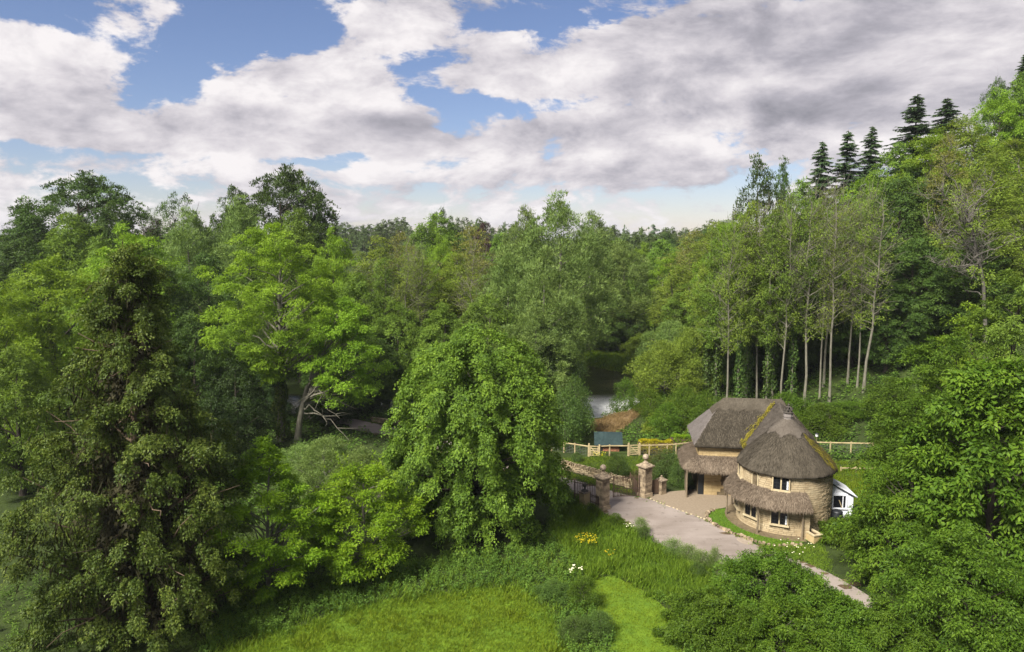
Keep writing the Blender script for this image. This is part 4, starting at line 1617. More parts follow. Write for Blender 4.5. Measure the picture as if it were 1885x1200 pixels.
def trunk_wood(rng, H, r0, top, limbs, bc=None, lean=0.0, sides=8, wob=.25, start=.18, sag=.25, thick=1.0):
    """tapered trunk plus limbs that reach towards some boughs"""
    w_ = Wood()
    k = 12
    z = np.linspace(-.4, top, k)
    f = np.clip(z / top, 0, 1)
    x = lean * H * f ** 1.5 + wob * np.cumsum(rng.normal(0, 1, k)) / 3 * f
    y = wob * np.cumsum(rng.normal(0, 1, k)) / 3 * f
    tr = np.stack([x, y, z], -1)
    rad = r0 * (1 - f * .85) ** .9 + .02
    rad[0] *= 1.5
    rad[1] *= 1.1
    w_.tube(tr, rad, sides)
    if bc is not None and limbs:
        for i in rng.permutation(len(bc))[:limbs]:
            e = bc[i]
            h = np.clip(e[2] - np.hypot(e[0], e[1]) * rng.uniform(.5, 1.0), start * H, top * .97)
            b = np.array([np.interp(h, z, x), np.interp(h, z, y), h])
            rb = np.interp(h, z, rad) * .55 * thick
            m1 = b + (e - b) * .4 + np.array([0, 0, sag * np.linalg.norm(e - b) * .25])
            s = np.linspace(0, 1, 6)[:, None]
            pt = (1 - s) ** 2 * b + 2 * s * (1 - s) * m1 + s ** 2 * e
            pt[1:-1] += rng.normal(0, .06 * np.linalg.norm(e - b) * .25, (4, 3))
            w_.tube(pt, np.linspace(max(rb, .03), .018, 6), 5)
    return w_


def twigs(rng, w_, bc, bo, n, L, r=.012, up=.6):
    for i in rng.integers(0, len(bc), n):
        b = bc[i] + rng.normal(0, .3, 3)
        d = unit(bo[i] * .6 + np.array([0, 0, up]) + rng.normal(0, .35, 3))
        e = b + d * L * rng.uniform(.5, 1.3)
        w_.tube(np.stack([b, (b + e) / 2 + rng.normal(0, .08, 3), e]), [r * 1.6, r, r * .5], 4)


KIND = {}     # name -> dict(H, R, trunk mesh, crown mesh)
ROUND = [(0, .35), (.1, .7), (.3, .98), (.5, 1.0), (.7, .86), (.86, .58), (1, .15)]
DOME = [(0, .55), (.12, .85), (.35, 1.0), (.6, .92), (.8, .68), (.93, .38), (1, .12)]
TALL = [(0, .5), (.2, .85), (.45, 1.0), (.7, .85), (.88, .5), (1, .12)]


def kind(name, seed, H, R, z0, prof, B, size, ns, nl, leaf, mat, bark='bark', r0=.35, limbs=24, lob=.18, inner=.4, twig=0, twl=1.5, top=.85, lean=0.0, sides=8, ivy=None, wob=.25, start=.18, under=False, **kw):
    rng = np.random.default_rng(seed)
    bc, bo, bs = env_boughs(rng, B, z0, H, R, prof, size, inner, lob)
    if under:                                     # a hidden lower skirt is not needed
        pass
    A, tint = sprays(rng, bc, bo, bs, ns, nl, leaf, **kw)
    w_ = trunk_wood(rng, H, r0, H * top, limbs, bc, lean, sides, wob, start)
    if twig:
        twigs(rng, w_, bc, bo, twig, twl)
    k = dict(H=H, R=R, trunk=w_.mesh(name + '_trunk', M[bark]), crown=leaf_mesh(name + '_crown', A, M[mat], tint))
    if ivy:                                       # ivy sleeve up the stem to height ivy
        n = int(ivy * 150)
        z = rng.random(n) ** .9 * ivy
        ph = rng.random(n) * 2 * PI
        rr = (r0 * 1.2 + .12 + .3 * rng.random(n) * (1 + np.sin(z * 1.7 + seed))) * (1 - .5 * z / ivy)
        o = np.stack([np.cos(ph), np.sin(ph), 0 * ph], -1)
        pos = o * rr[:, None] + np.stack([lean * H * np.clip(z / (H * top), 0, 1) ** 1.5, 0 * z, z], -1)
        d = o * .3 + np.array([0, 0, -.8]) + rng.normal(0, .4, (n, 3))
        L = .26 * rng.uniform(.6, 1.3, n)
        k['ivy'] = leaf_mesh(name + '_ivy', leaf_arrays(pos, d, o + rng.normal(0, .4, (n, 3)), L, L * .8), M['ivy'], rng.random(n))
    KIND[name] = k
    return k


# broadleaf kinds of the woods (two shapes each where many are needed)
for s in (1, 2):
    kind(f'dark{s}', 100 + s, 20, 7.0, 2.5, ROUND, 160, 1.5, 9, 20, .35, 'dark', limbs=20, lob=.2, droop=.25)
    kind(f'mid{s}', 110 + s, 18, 5.6, 2.0, DOME, 150, 1.3, 9, 20, .32, 'mid', limbs=20, lob=.2, droop=.3)
    kind(f'maple{s}', 120 + s, 18, 6.2, 2.0, DOME, 170, 1.25, 10, 22, .27, 'maple', limbs=20, lob=.2, droop=.35, upn=.9, finger=.45)
    kind(f'willow{s}', 130 + s, 19, 5.2, 1.5, TALL, 175, 1.25, 10, 20, .33, 'willow', limbs=22, lob=.25, lw=.3, droop=-.25, upn=.2, outn=.9, dirup=.55, flat=1.35, twig=30, bark='grey')
    kind(f'olive{s}', 140 + s, 20, 3.4, 6.0, TALL, 90, 1.1, 8, 16, .26, 'olive', limbs=34, lob=.2, twig=110, twl=1.8, droop=.1, bark='pale', r0=.22, inner=.7, flat=1.2)
    kind(f'pole{s}', 150 + s, 24, 2.9, 8.5, [(0, .45), (.3, .8), (.6, 1), (.85, .8), (1, .25)], 60, .9, 5, 10, .23, 'olive', limbs=54, lob=.3, twig=300, twl=2.3, droop=.0, dirup=.3, bark='pale', r0=.15, inner=.85, top=.97, start=.3, flat=1.3, wob=.75)
    kind(f'ivypole{s}', 160 + s, 23, 2.8, 8.5, TALL, 66, 1.0, 8, 17, .26, 'mid' if s == 1 else 'olive', limbs=26, lob=.3, twig=90, twl=1.8, droop=.1, bark='pale', r0=.17, inner=.75, top=.95, ivy=11.0 + s, wob=.5)
kind('ivyshade1', 177, 11, 4.6, .3, [(0, .8), (.25, 1), (.55, .9), (.8, .6), (1, .15)], 130, 1.0, 9, 18, .26, 'ivyshade', limbs=10, lob=.2, droop=.4, finger=.5)
kind('tan1', 171, 20, 3.6, 5.0, TALL, 90, 1.1, 7, 12, .24, 'tan', limbs=40, twig=160, twl=2.0, droop=.0, bark='pale', r0=.2, inner=.8, flat=1.4, dirup=.3)
kind('thin1', 172, 16, 4.6, 7.0, [(0, .3), (.4, .8), (.7, 1), (.9, .8), (1, .3)], 46, 1.0, 6, 14, .30, 'dark', limbs=30, twig=60, droop=.1, r0=.22, lob=.3)
kind('crest1', 173, 20, 7.5, 4.0, [(0, .5), (.3, .9), (.55, 1.0), (.75, .85), (.9, .55), (1, .2)], 120, 1.35, 9, 17, .36, 'dark', limbs=50, twig=90, twl=2.0, lob=.28, droop=.1, inner=.5)
kind('dome1', 178, 20, 7.2, 4.0, [(0, .6), (.3, .95), (.55, 1.0), (.75, .88), (.9, .6), (1, .2)], 210, 1.25, 10, 20, .32, 'dark', limbs=40, twig=70, twl=1.5, lob=.16, droop=-.1, dirup=.25, inner=.6)
kind('poplar1', 174, 21, 3.6, 3.0, TALL, 90, 1.0, 8, 14, .34, 'dark', limbs=40, twig=60, lob=.3, droop=-.2, dirup=.5, flat=1.5, inner=.6)
kind('copper1', 175, 15, 5.0, 2.0, DOME, 70, 1.3, 8, 16, .4, 'copper', limbs=10)
kind('far1', 181, 15, 5.6, 1.0, DOME, 60, 1.5, 6, 10, .75, 'far', limbs=6, sides=5, lob=.25)
kind('far2', 182, 17, 5.0, 2.0, ROUND, 50, 1.5, 6, 10, .75, 'far', limbs=6, sides=5, lob=.3)
kind('farpine', 183, 20, 4.2, 10.0, [(0, .5), (.3, 1), (.6, .9), (.8, .7), (1, .25)], 26, 1.3, 6, 12, .7, 'spruce', limbs=16, sides=6, r0=.4, lob=.3, inner=.8, flat=.4)
# shrubs
for s in (1, 2):
    kind(f'shrub{s}', 190 + s, 3.2, 2.2, .1, [(0, .8), (.3, 1), (.6, .9), (.85, .6), (1, .2)], 60, .55, 8, 18, .16, 'shrub', r0=.07, limbs=14, lob=.25, droop=.25, top=.7)
    kind(f'darkshrub{s}', 196 + s, 2.6, 2.1, .1, [(0, .85), (.3, 1), (.6, .9), (.85, .6), (1, .2)], 60, .5, 8, 18, .14, 'ivy', r0=.07, limbs=10, lob=.22, droop=.2, top=.7)
kind('willowbush', 203, 6, 3.6, .2, [(0, .75), (.3, 1), (.55, .92), (.8, .65), (1, .25)], 110, .8, 9, 20, .20, 'willow', r0=.1, limbs=40, lob=.25, droop=-.15, lw=.35, dirup=.5, top=.7, bark='grey', flat=1.2)
kind('greenbush', 204, 6, 3.8, .2, [(0, .75), (.3, 1), (.55, .92), (.8, .65), (1, .25)], 110, .85, 9, 20, .22, 'olive', r0=.1, limbs=40, lob=.25, droop=.1, lw=.4, dirup=.3, top=.7, bark='grey', flat=1.1)
kind('bronzeshrub', 205, 2.8, 2.4, .1, [(0, .85), (.3, 1), (.6, .9), (.85, .6), (1, .2)], 70, .5, 8, 20, .15, 'bronze', r0=.07, limbs=10, lob=.2, top=.7)
kind('rosemary', 206, 1.5, 1.0, .05, [(0, .7), (.4, 1), (.8, .7), (1, .3)], 34, .34, 7, 16, .15, 'willow', r0=.03, limbs=8, lob=.3, droop=-.3, dirup=.7, lw=.25, flat=1.3, top=.7)


def conifer(name, seed, H, R, mat='spruce'):
    rng = np.random.default_rng(seed)
    w_ = Wood()
    w_.tube([(0, 0, -.4), (0, 0, H * .5), (0, 0, H)], [.32, .2, .02], 7)
    As, ts = [], []
    z = H * .35
    while z < H * .99:
        f = (z / H)
        L = R * (1.35 * (1 - f)) ** .75 * rng.uniform(.6, 1.15) + .12
        for k in range(int(rng.integers(4, 8))):
            a = rng.random() * 2 * PI
            l = L * rng.uniform(.5, 1.3)
            s = np.linspace(0, 1, 5)
            pt = np.stack([np.cos(a) * l * s, np.sin(a) * l * s, z + rng.uniform(-.35, .35) + l * (rng.uniform(-.05, .45) * s - .62 * s ** 2 + .36 * s ** 3)], -1)
            w_.tube(pt, np.linspace(.045, .012, 5), 4)
            n = int(14 + 46 * l)
            u = rng.random(n) ** .8
            side = rng.choice([-1, 1], n)
            p = np.stack([np.interp(u, s, pt[:, i]) for i in range(3)], -1)
            out = np.array([math.cos(a), math.sin(a), 0])
            sd = np.array([-math.sin(a), math.cos(a), 0])
            d = out * .7 + sd * side[:, None] * .9 + rng.normal(0, .25, (n, 3)) + np.array([0, 0, -.45])
            Ls = (.25 + .40 * (1 - u) * min(1, l / 2)) * rng.uniform(.6, 1.4, n) + .12
            As.append(leaf_arrays(p, d, np.array([0, 0, 1.0]) + rng.normal(0, .4, (n, 3)), Ls, Ls * .30, 0))
            ts.append(np.full(n, rng.random()))
        z += rng.uniform(.32, .62) * (1 - f * .35)
    KIND[name] = dict(H=H, R=R, trunk=w_.mesh(name + '_trunk', M['bark']), crown=leaf_mesh(name + '_crown', np.concatenate(As), M[mat], np.concatenate(ts)))


conifer('spruce1', 31, 29, 5.6)
conifer('spruce2', 32, 27, 5.2)


def tree(kindname, x, y, label, name='tree', cat='tree', group=None, height=None, width=None, rot=None, z=None, rng=RS):
    k = KIND[kindname]
    z = float(hgt(x, y)) if z is None else z
    o = empty(name, (x, y, z), label, cat, group, rng.uniform(0, 2 * PI) if rot is None else rot)
    sz = (height or k['H']) / k['H']
    sx = (width / (2 * k['R'])) if width else sz
    o.scale = (sx, sx, sz)
    link('trunk', k['trunk'], o)
    c = link('crown', k['crown'], o)
    if 'ivy' in k:
        link('ivy', k['ivy'], o)
    return o


def tree_px(kindname, px, ytop, y, wpx, label, **kw):
    """a tree standing y metres out whose top shows at (px, ytop) and whose crown spans wpx photo pixels"""
    q = PY(px, ytop, y)
    z = float(hgt(q[0], y))
    hh = max(q[2] - z, 1.0)
    depth = y * CP + (CAMH - q[2] * .6 - z * .4) * SP
    return tree(kindname, float(q[0]), y, label, height=hh / kw.pop('over', 1.02), width=wpx * depth / F * kw.pop('wk', .96), **kw)


def hero(name, label, loc, cat, wood, crown_A, tint, mat, bark, rz=0.0, extra=()):
    o = empty(name, loc, label, cat, None, rz)
    link('trunk', wood.mesh('trunk', M[bark]), o)
    link('crown', leaf_mesh('crown', crown_A, M[mat], tint), o)
    return o

# ------------------------------------------------------------------ the trees one knows by sight
# broad lime in the middle, leaf skirts down to the ground
rng = np.random.default_rng(41)
LX, LY = P(882, 974)[:2]
prof = [(0, .78), (.15, .92), (.4, .98), (.6, 1.0), (.74, .93), (.86, .74), (.94, .5), (1, .2)]
bc, bo, bs = env_boughs(rng, 250, 1.5, 16.8, 6.75, prof, 1.35, .26, .13)
A, ti = sprays(rng, bc, bo, bs, 18, 23, .20, lw=.78, sr=.44, flat=.8, droop=.8, upn=.7, outn=.95, jit=.28, bias=1.1, finger=1.65, latw=.22)
b2, o2, s2 = env_boughs(rng, 90, 1.0, 15.0, 4.6, prof, 1.5, .5, .10)
A2, t2_ = sprays(rng, b2, o2, s2, 8, 16, .34, lw=.72, sr=.8, droop=.4)
A, ti = np.concatenate([A, A2]), np.concatenate([ti, t2_ * .6])
wd = trunk_wood(rng, 17, .55, 14, 40, bc)
hero('lime_tree', 'big bright green broad tree with drooping tiers in the middle of the meadow', (LX, LY, 0), 'tree', wd, A, ti, 'lime', 'bark')

# ash pair with bare pale limbs low on the right
rng = np.random.default_rng(42)
for (px, yt, wpx, base, lab, lean, sd) in ((512, 415, 238, (518, 812), 'tall yellow green tree with open crown on an ivy covered stem', .0, 1), (632, 552, 160, (548, 815), 'leaning yellow green tree with bare crooked lower limbs left of the big tree', .20, 2)):
    bq = P(*base)
    q = PY(px, yt, bq[1])
    H, R = q[2], wpx * (bq[1] + 2) / F / 2
    if sd == 1:
        prof = [(0, .25), (.15, .62), (.35, .95), (.55, 1.0), (.75, .8), (.9, .5), (1, .15)]
        bc, bo, bs = env_boughs(rng, 230, H * .30, H, R, prof, 1.1, .6, .26)
    else:
        prof = [(0, .5), (.2, .85), (.5, 1.0), (.8, .75), (1, .2)]
        bc, bo, bs = env_boughs(rng, 125, H * .30, H, R, prof, 1.05, .6, .24)
        bc[:, 0] += q[0] - bq[0]
    A, ti = sprays(rng, bc, bo, bs, 9, 25, .27, lw=.5, sr=.62, flat=.55, droop=.22, upn=1.1, outn=.4, jit=.35)
    wd = trunk_wood(rng, H, .42 if sd == 1 else .36, H * .9, 60, bc, lean=0.0 if sd == 1 else (q[0] - bq[0]) / H, start=.28, wob=.5)
    if sd == 2:
        for j in range(16):
            h = rng.uniform(.22, .5) * H
            b = np.array([(q[0] - bq[0]) * (h / (H * .9)) ** 1.5, 0, h])
            e = b + np.array([rng.uniform(1.5, 6.5), rng.uniform(-2.5, .5), rng.uniform(-3.2, 1.6)])
            s = np.linspace(0, 1, 9)[:, None]
            pt = b + (e - b) * s + np.array([0, 0, 1.0]) * np.sin(s * PI) * rng.uniform(.3, 1.2)
            pt[1:-1] += rng.normal(0, .22, (7, 3))
            wd.tube(pt, np.linspace(.11, .025, 9), 5)
            for t in range(3):
                b2 = pt[rng.integers(3, 8)]
                e2 = b2 + rng.normal(0, 1, 3) * np.array([1.3, .8, .9])
                wd.tube(np.stack([b2, (b2 + e2) / 2 + rng.normal(0, .15, 3), e2]), [.045, .03, .012], 4)
    o = hero('ash_tree', lab, (bq[0], bq[1], 0), 'tree', wd, A, ti, 'ash', 'pale')
    if sd == 1:
        n = 3200
        z = rng.random(n) * H * .42
        ph = rng.random(n) * 2 * PI
        rr = (.75 + .35 * np.sin(z * 1.3 + ph)) * (1 - .4 * z / (H * .42))
        oo = np.stack([np.cos(ph), np.sin(ph), 0 * ph], -1)
        L = .24 * rng.uniform(.6, 1.3, n)
        link('ivy', leaf_mesh('ivy', leaf_arrays(oo * rr[:, None] + np.stack([0 * z, 0 * z, z], -1), oo * .4 + np.array([0, 0, -.7]) + rng.normal(0, .4, (n, 3)), oo + rng.normal(0, .35, (n, 3)), L, L * .8), M['ivyolive'], rng.random(n)), o)

# ivy-smothered conifer on the left
rng = np.random.default_rng(43)
IX, IY = P(272, 1150)[:2]
IH = float(PY(235, 468, IY)[2])
prof = [(0, .95), (.15, 1.0), (.32, 1.0), (.45, .88), (.55, .70), (.65, .53), (.75, .42), (.85, .35), (.93, .30), (.98, .23), (1, .12)]
bc, bo, bs = env_boughs(rng, 520, .8, IH, 6.1, prof, .72, .55, .22)
bc[:, 2] += rng.normal(0, .3, len(bc))
A, ti = sprays(rng, bc, bo, bs, 8, 33, .155, lw=.75, sr=.40, flat=.9, droop=.8, upn=.6, outn=.8, jit=.4, finger=.7)
wd = trunk_wood(rng, IH, .5, IH * .97, 150, bc, start=.03, sag=-.1, thick=.5)
for j in range(30):                        # bare dead branches sticking out through the ivy
    a, h = rng.random() * 2 * PI, rng.uniform(.08, .8) * IH
    r1 = 6.6 * np.interp(h / IH, [p[0] for p in prof], [p[1] for p in prof]) * rng.uniform(.8, 1.12)
    s_ = np.linspace(0, 1, 6)[:, None]
    pt = np.array([[0, 0, h]]) + s_ * np.array([[math.cos(a) * r1, math.sin(a) * r1, rng.uniform(-.9, .7)]]) - np.array([[0, 0, .5]]) * np.sin(s_ * PI)
    pt[1:] += rng.normal(0, .08, (5, 3))
    wd.tube(pt, np.linspace(.07, .018, 6), 5)
iv = hero('ivy_clad_conifer', 'tall dark half dead conifer smothered in olive ivy at the left', (IX, IY, 0), 'tree', wd, A, ti, 'ivyolive', 'reddish')
b3, o3, s3 = env_boughs(rng, 60, .8, IH * .9, 3.6, prof, 1.0, .5, .2)
A3, t3_ = sprays(rng, b3, o3, s3, 7, 14, .34, lw=.7, sr=.7, droop=.8)
link('inner_twigs', leaf_mesh('inner_twigs', A3, M['deadtwig'], t3_), iv)['kind'] = 'stuff'
# hanging brown dead twigs between the ivy
n = 9000
i = rng.integers(0, len(bc), n)
t = rng.uniform(.35, 1.02, n)
base = np.stack([bc[i, 0] * t, bc[i, 1] * t, bc[i, 2] + rng.normal(0, .45, n)], -1)
d = np.array([0, 0, -1.0]) + rng.normal(0, .28, (n, 3)) + bo[i] * .25
L = rng.uniform(.3, .95, n)
link('dead_twigs', leaf_mesh('dead_twigs', leaf_arrays(base, d, bo[i] + rng.normal(0, .5, (n, 3)), L, L * .13, .1), M['deadtwig'], rng.random(n)), iv)['kind'] = 'stuff'

# two young bright trees in front of it
rng = np.random.default_rng(44)
for (px, yt, by, wpx, lab, B) in ((495, 808, 1092, 235, 'bright green young tree with pointed top beside the ivy clad conifer', 150), (672, 862, 1052, 205, 'bright green bushy young tree with upswept shoots left of the big tree', 120)):
    bq = P(px, by)
    H = float(PY(px, yt, bq[1])[2])
    R = wpx * (bq[1] + 2.5) / F / 2
    prof = [(0, .55), (.15, .9), (.35, 1.0), (.55, .85), (.72, .52), (.85, .28), (1, .08)] if B == 150 else [(0, .6), (.2, 1.0), (.5, .95), (.75, .75), (1, .35)]
    bc, bo, bs = env_boughs(rng, B, 1.0, H, R, prof, .62, .45, .22)
    A, ti = sprays(rng, bc, bo, bs, 9, 24, .19, lw=.6, sr=.42, flat=.45 if B == 150 else .8, droop=.3, upn=1.2, outn=.45, jit=.35)
    if B == 120:      # upswept shoots
        b2 = rng.integers(0, len(bc), 60)
        top = bc[b2][bc[b2][:, 2] > H * .4]
        o2 = unit(np.stack([top[:, 0], top[:, 1], np.full(len(top), R * .8)], -1))
        pos = np.concatenate([top + o2 * s for s in np.linspace(.2, 1.6, 22)])
        pos += rng.normal(0, .07, pos.shape)
        dd = np.tile(o2, (22, 1)) + rng.normal(0, .7, pos.shape)
        Ls = .2 * rng.uniform(.6, 1.2, len(pos))
        A = np.concatenate([A, leaf_arrays(pos, dd, np.array([0, 0, 1.0]) + rng.normal(0, .5, pos.shape), Ls, Ls * .6, 0)])
        ti = np.concatenate([ti, np.full(len(pos), .8)])
    wd = trunk_wood(rng, H, .14, H * .85, 50, bc, start=.14)
    hero('young_tree', lab, (bq[0], bq[1], 0), 'tree', wd, A, ti, 'hornbeam', 'pale')

# broad-leaved trees and bushes at the right front
rng = np.random.default_rng(45)


def front_tree(px, yt, y, wpx, lab, B, leaf, mat='front', name='broadleaf_tree', cat='tree', z0=.5, prof=DOME, size=.9, ns=9, nl=20, droop=.55, big=0, seed=0, lob=.2, inner=.4, sr=.5, xy=None):
    rng = np.random.default_rng(500 + seed)
    q = PY(px, yt, y)
    zb = float(hgt(q[0], y))
    H = q[2] - zb
    R = wpx * (y * CP + (CAMH - q[2] * .6) * SP) / F / 2
    bc, bo, bs = env_boughs(rng, B, z0, H, R, prof, size, inner, lob)
    A, ti = sprays(rng, bc, bo, bs, ns, nl, leaf, lw=.5, sr=sr, flat=.75, droop=droop, upn=.8, outn=.7, jit=.35, finger=.6, tri=not big)
    wd = trunk_wood(rng, H, .05 + H * .016, H * .85, 34, bc)
    o = hero(name, lab, (q[0], y, zb), cat, wd, A, ti, mat, 'bark')
    if big:
        # the nearest big leaves, one by one
        c = np.array((-q[0], -y, CAMH - zb))
        near = A.mean(1) @ unit(c)
        rad = np.hypot(A[:, :, 0].mean(1), A[:, :, 1].mean(1))
        sel = np.argsort(-(near + rng.normal(0, .9, len(near))))[:big * 6]
        sel = rng.permutation(sel)[:big]
        crown = [ch for ch in o.children if ch.name.startswith('crown')][0]
        base = leaf_mesh('leaf', leaf_arrays(np.zeros((1, 3)), np.array([[1.0, 0, 0]]), np.array([[0, 0, 1.0]]), np.array([.42]), np.array([.2])), M[mat], np.array([.7]))
        for s in sel:
            a = A[s]
            lf = link('leaf', base, crown, Vector(a[0]))
            dv = Vector(a[2] - a[0]).normalized()
            lf.rotation_euler = dv.to_track_quat('X', 'Z').to_euler()
            lf.scale = [float(rng.uniform(.8, 1.15))] * 3
    return o


front_tree(1850, 668, 47, 330, 'broad leaved tree with large drooping leaves at the right edge', 240, .34, big=240, seed=1, nl=20, ns=10, size=1.0)
front_tree(1755, 622, 58, 240, 'light green layered tree behind the drooping large leaved tree', 220, .25, mat='shrub', seed=2, nl=22, ns=9, size=1.1, droop=.35)
front_tree(1690, 735, 60.5, 140, 'small green tree to the right of the white lean-to', 110, .22, mat='shrub', seed=3, nl=20)
front_tree(1870, 500, 62, 170, 'rounded green tree at the right edge above the large leaved tree', 120, .26, mat='mid', seed=4)
front_tree(1800, 560, 66, 170, 'mid green tree on the slope below the bare branched tree', 120, .28, mat='maple', seed=5)
front_tree(1690, 840, 48.5, 230, 'leafy bush filling the slope below the drooping leaves', 150, .24, mat='front', seed=6, z0=.2, name='bush', cat='bush')
front_tree(1790, 985, 40.5, 250, 'dense green bush in the bottom right corner', 150, .2, mat='shrub', seed=7, z0=.2, name='bush', cat='bush')
BUSH = [(0, .95), (.3, 1), (.55, .92), (.8, .68), (1, .25)]
front_tree(1420, 1030, 44.0, 220, 'large leafy bush hiding the road at the bottom centre right', 260, .17, mat='shrub', seed=8, z0=.1, name='bush', cat='bush', size=.6, sr=.36, prof=BUSH)
front_tree(1310, 1096, 41.5, 165, 'low leafy bush at the bottom left of the large road bush', 150, .16, mat='shrub', seed=9, z0=.1, name='bush', cat='bush', size=.5, sr=.33, prof=BUSH)
front_tree(1528, 1098, 42.0, 150, 'leafy bush at the bottom right of the large road bush', 170, .17, mat='shrub', seed=10, z0=.1, name='bush', cat='bush', size=.55, sr=.33, prof=BUSH)
front_tree(1648, 1118, 40.8, 140, 'leafy bush at the bottom over the last stretch of road', 120, .17, mat='shrub', seed=15, z0=.05, name='bush', cat='bush', size=.55, sr=.33, prof=BUSH)
front_tree(1440, 1120, 40.3, 190, 'leafy bush at the bottom edge in front of the large road bush', 130, .16, mat='front', seed=14, z0=.05, name='bush', cat='bush', size=.5, sr=.33, prof=BUSH)
front_tree(1575, 968, 55.5, 130, 'dense rounded laurel like bush right of the stone planter', 110, .16, mat='shrub', seed=11, z0=.1, name='bush', cat='bush', size=.5, sr=.33, prof=[(0, .95), (.3, 1), (.6, .9), (.85, .65), (1, .3)])
front_tree(1645, 985, 53.5, 130, 'dark green bush beside the laurel like bush', 90, .17, mat='front', seed=12, z0=.1, name='bush', cat='bush', size=.55, sr=.33)
front_tree(1678, 885, 58.6, 90, 'bush growing over the dark bin', 70, .18, mat='front', seed=13, z0=.1, name='bush', cat='bush', size=.5, sr=.33)

# ------------------------------------------------------------------ woods
rng = np.random.default_rng(46)
GRP = {'L': 'trees on the left wooded rise', 'C': 'trees in the middle wood', 'R': 'trees on the right wooded slope', 'F': 'far treeline on the horizon'}
# ---- left
T = [
    ('dome1', 148, 324, 132, 240, 'feathery dark crowned tree breaking the skyline at the far left'),
    ('crest1', 40, 402, 128, 150, 'dark spreading tree at the left edge of the skyline'),
    ('dark1', 205, 378, 126, 120, 'dark rounded tree right of the feathery skyline tree'),
    ('dome1', 520, 314, 138, 215, 'big dark domed tree highest on the left skyline'),
    ('dark2', 428, 346, 140, 120, 'dark tree left of the big domed skyline tree'),
    ('dark1', 588, 362, 140, 80, 'dark tree at the right foot of the domed skyline tree'),
    ('thin1', 322, 356, 142, 95, 'thin see-through tree between the two big skyline trees'),
    ('thin1', 258, 382, 148, 80, 'small sparse tree beside the copper tree'),
    ('copper1', 284, 402, 150, 60, 'dark purple copper tree on the left skyline'),
    ('willow1', 345, 398, 118, 150, 'grey green upright tree under the thin skyline tree'),
    ('willow2', 440, 384, 120, 170, 'olive grey plume shaped tree below the dark domed tree'),
    ('mid1', 545, 388, 118, 150, 'fresh green tree in front of the domed skyline tree'),
    ('maple1', 612, 425, 112, 110, 'light green tree right of the yellow green open tree'),
    ('mid2', 130, 396, 112, 200, 'mid green rounded tree below the feathery skyline tree'),
    ('dark2', 45, 440, 108, 190, 'dark leafy tree at the left edge below the skyline'),
    ('mid1', 180, 440, 104, 130, 'green tree tucked behind the light green twin crowns'),
    ('maple1', 235, 420, 92, 215, 'light green dome behind the top of the ivy clad conifer'),
    ('maple2', 88, 478, 82, 260, 'light green wide tree left of the ivy clad conifer'),
    ('maple1', -10, 520, 74, 200, 'light green tree cut by the left edge of the view'),
    ('mid2', 20, 640, 66, 170, 'green lower tree at the left edge'),
    ('dark1', 300, 500, 96, 150, 'dark tree right behind the ivy clad conifer'),
    ('dark2', 375, 470, 104, 170, 'dark green tree left of the open yellow green tree'),
    ('dark1', 350, 580, 88, 140, 'shaded ivy dark tree behind the conifer and the open tree'),
    ('mid1', 420, 600, 92, 120, 'shaded mid green tree behind the open yellow green tree'),
    ('dark2', 455, 640, 96, 120, 'dark tree deep in the shade behind the two ash stems'),
    ('dark1', 610, 640, 97, 130, 'dark tree in the shade behind the bare crooked limbs'),
    ('dark2', 680, 610, 99, 120, 'dark tree between the crooked limbs and the big bright tree'),
    ('ivyshade1', 432, 665, 79, 130, 'dark ivy smothered tree between the conifer and the open ash'),
    ('ivyshade1', 388, 715, 72, 100, 'low dark ivy mass at the right flank of the conifer'),
    ('ivyshade1', 478, 690, 90, 110, 'dark ivy mass close behind the ivy covered ash stem'),
    ('ivyshade1', 605, 690, 93, 120, 'dark ivy mass behind the bare crooked limbs'),
    ('ivyshade1', 660, 670, 99, 110, 'dark ivy mass above the back stretch of road'),
    ('mid2', 655, 505, 108, 120, 'mid green tree with a pale stem right of the light green tree'),
]
for kn, px, yt, y, wpx, lab in T:
    tree_px(kn, px, yt, y, wpx, lab, group=GRP['L'])
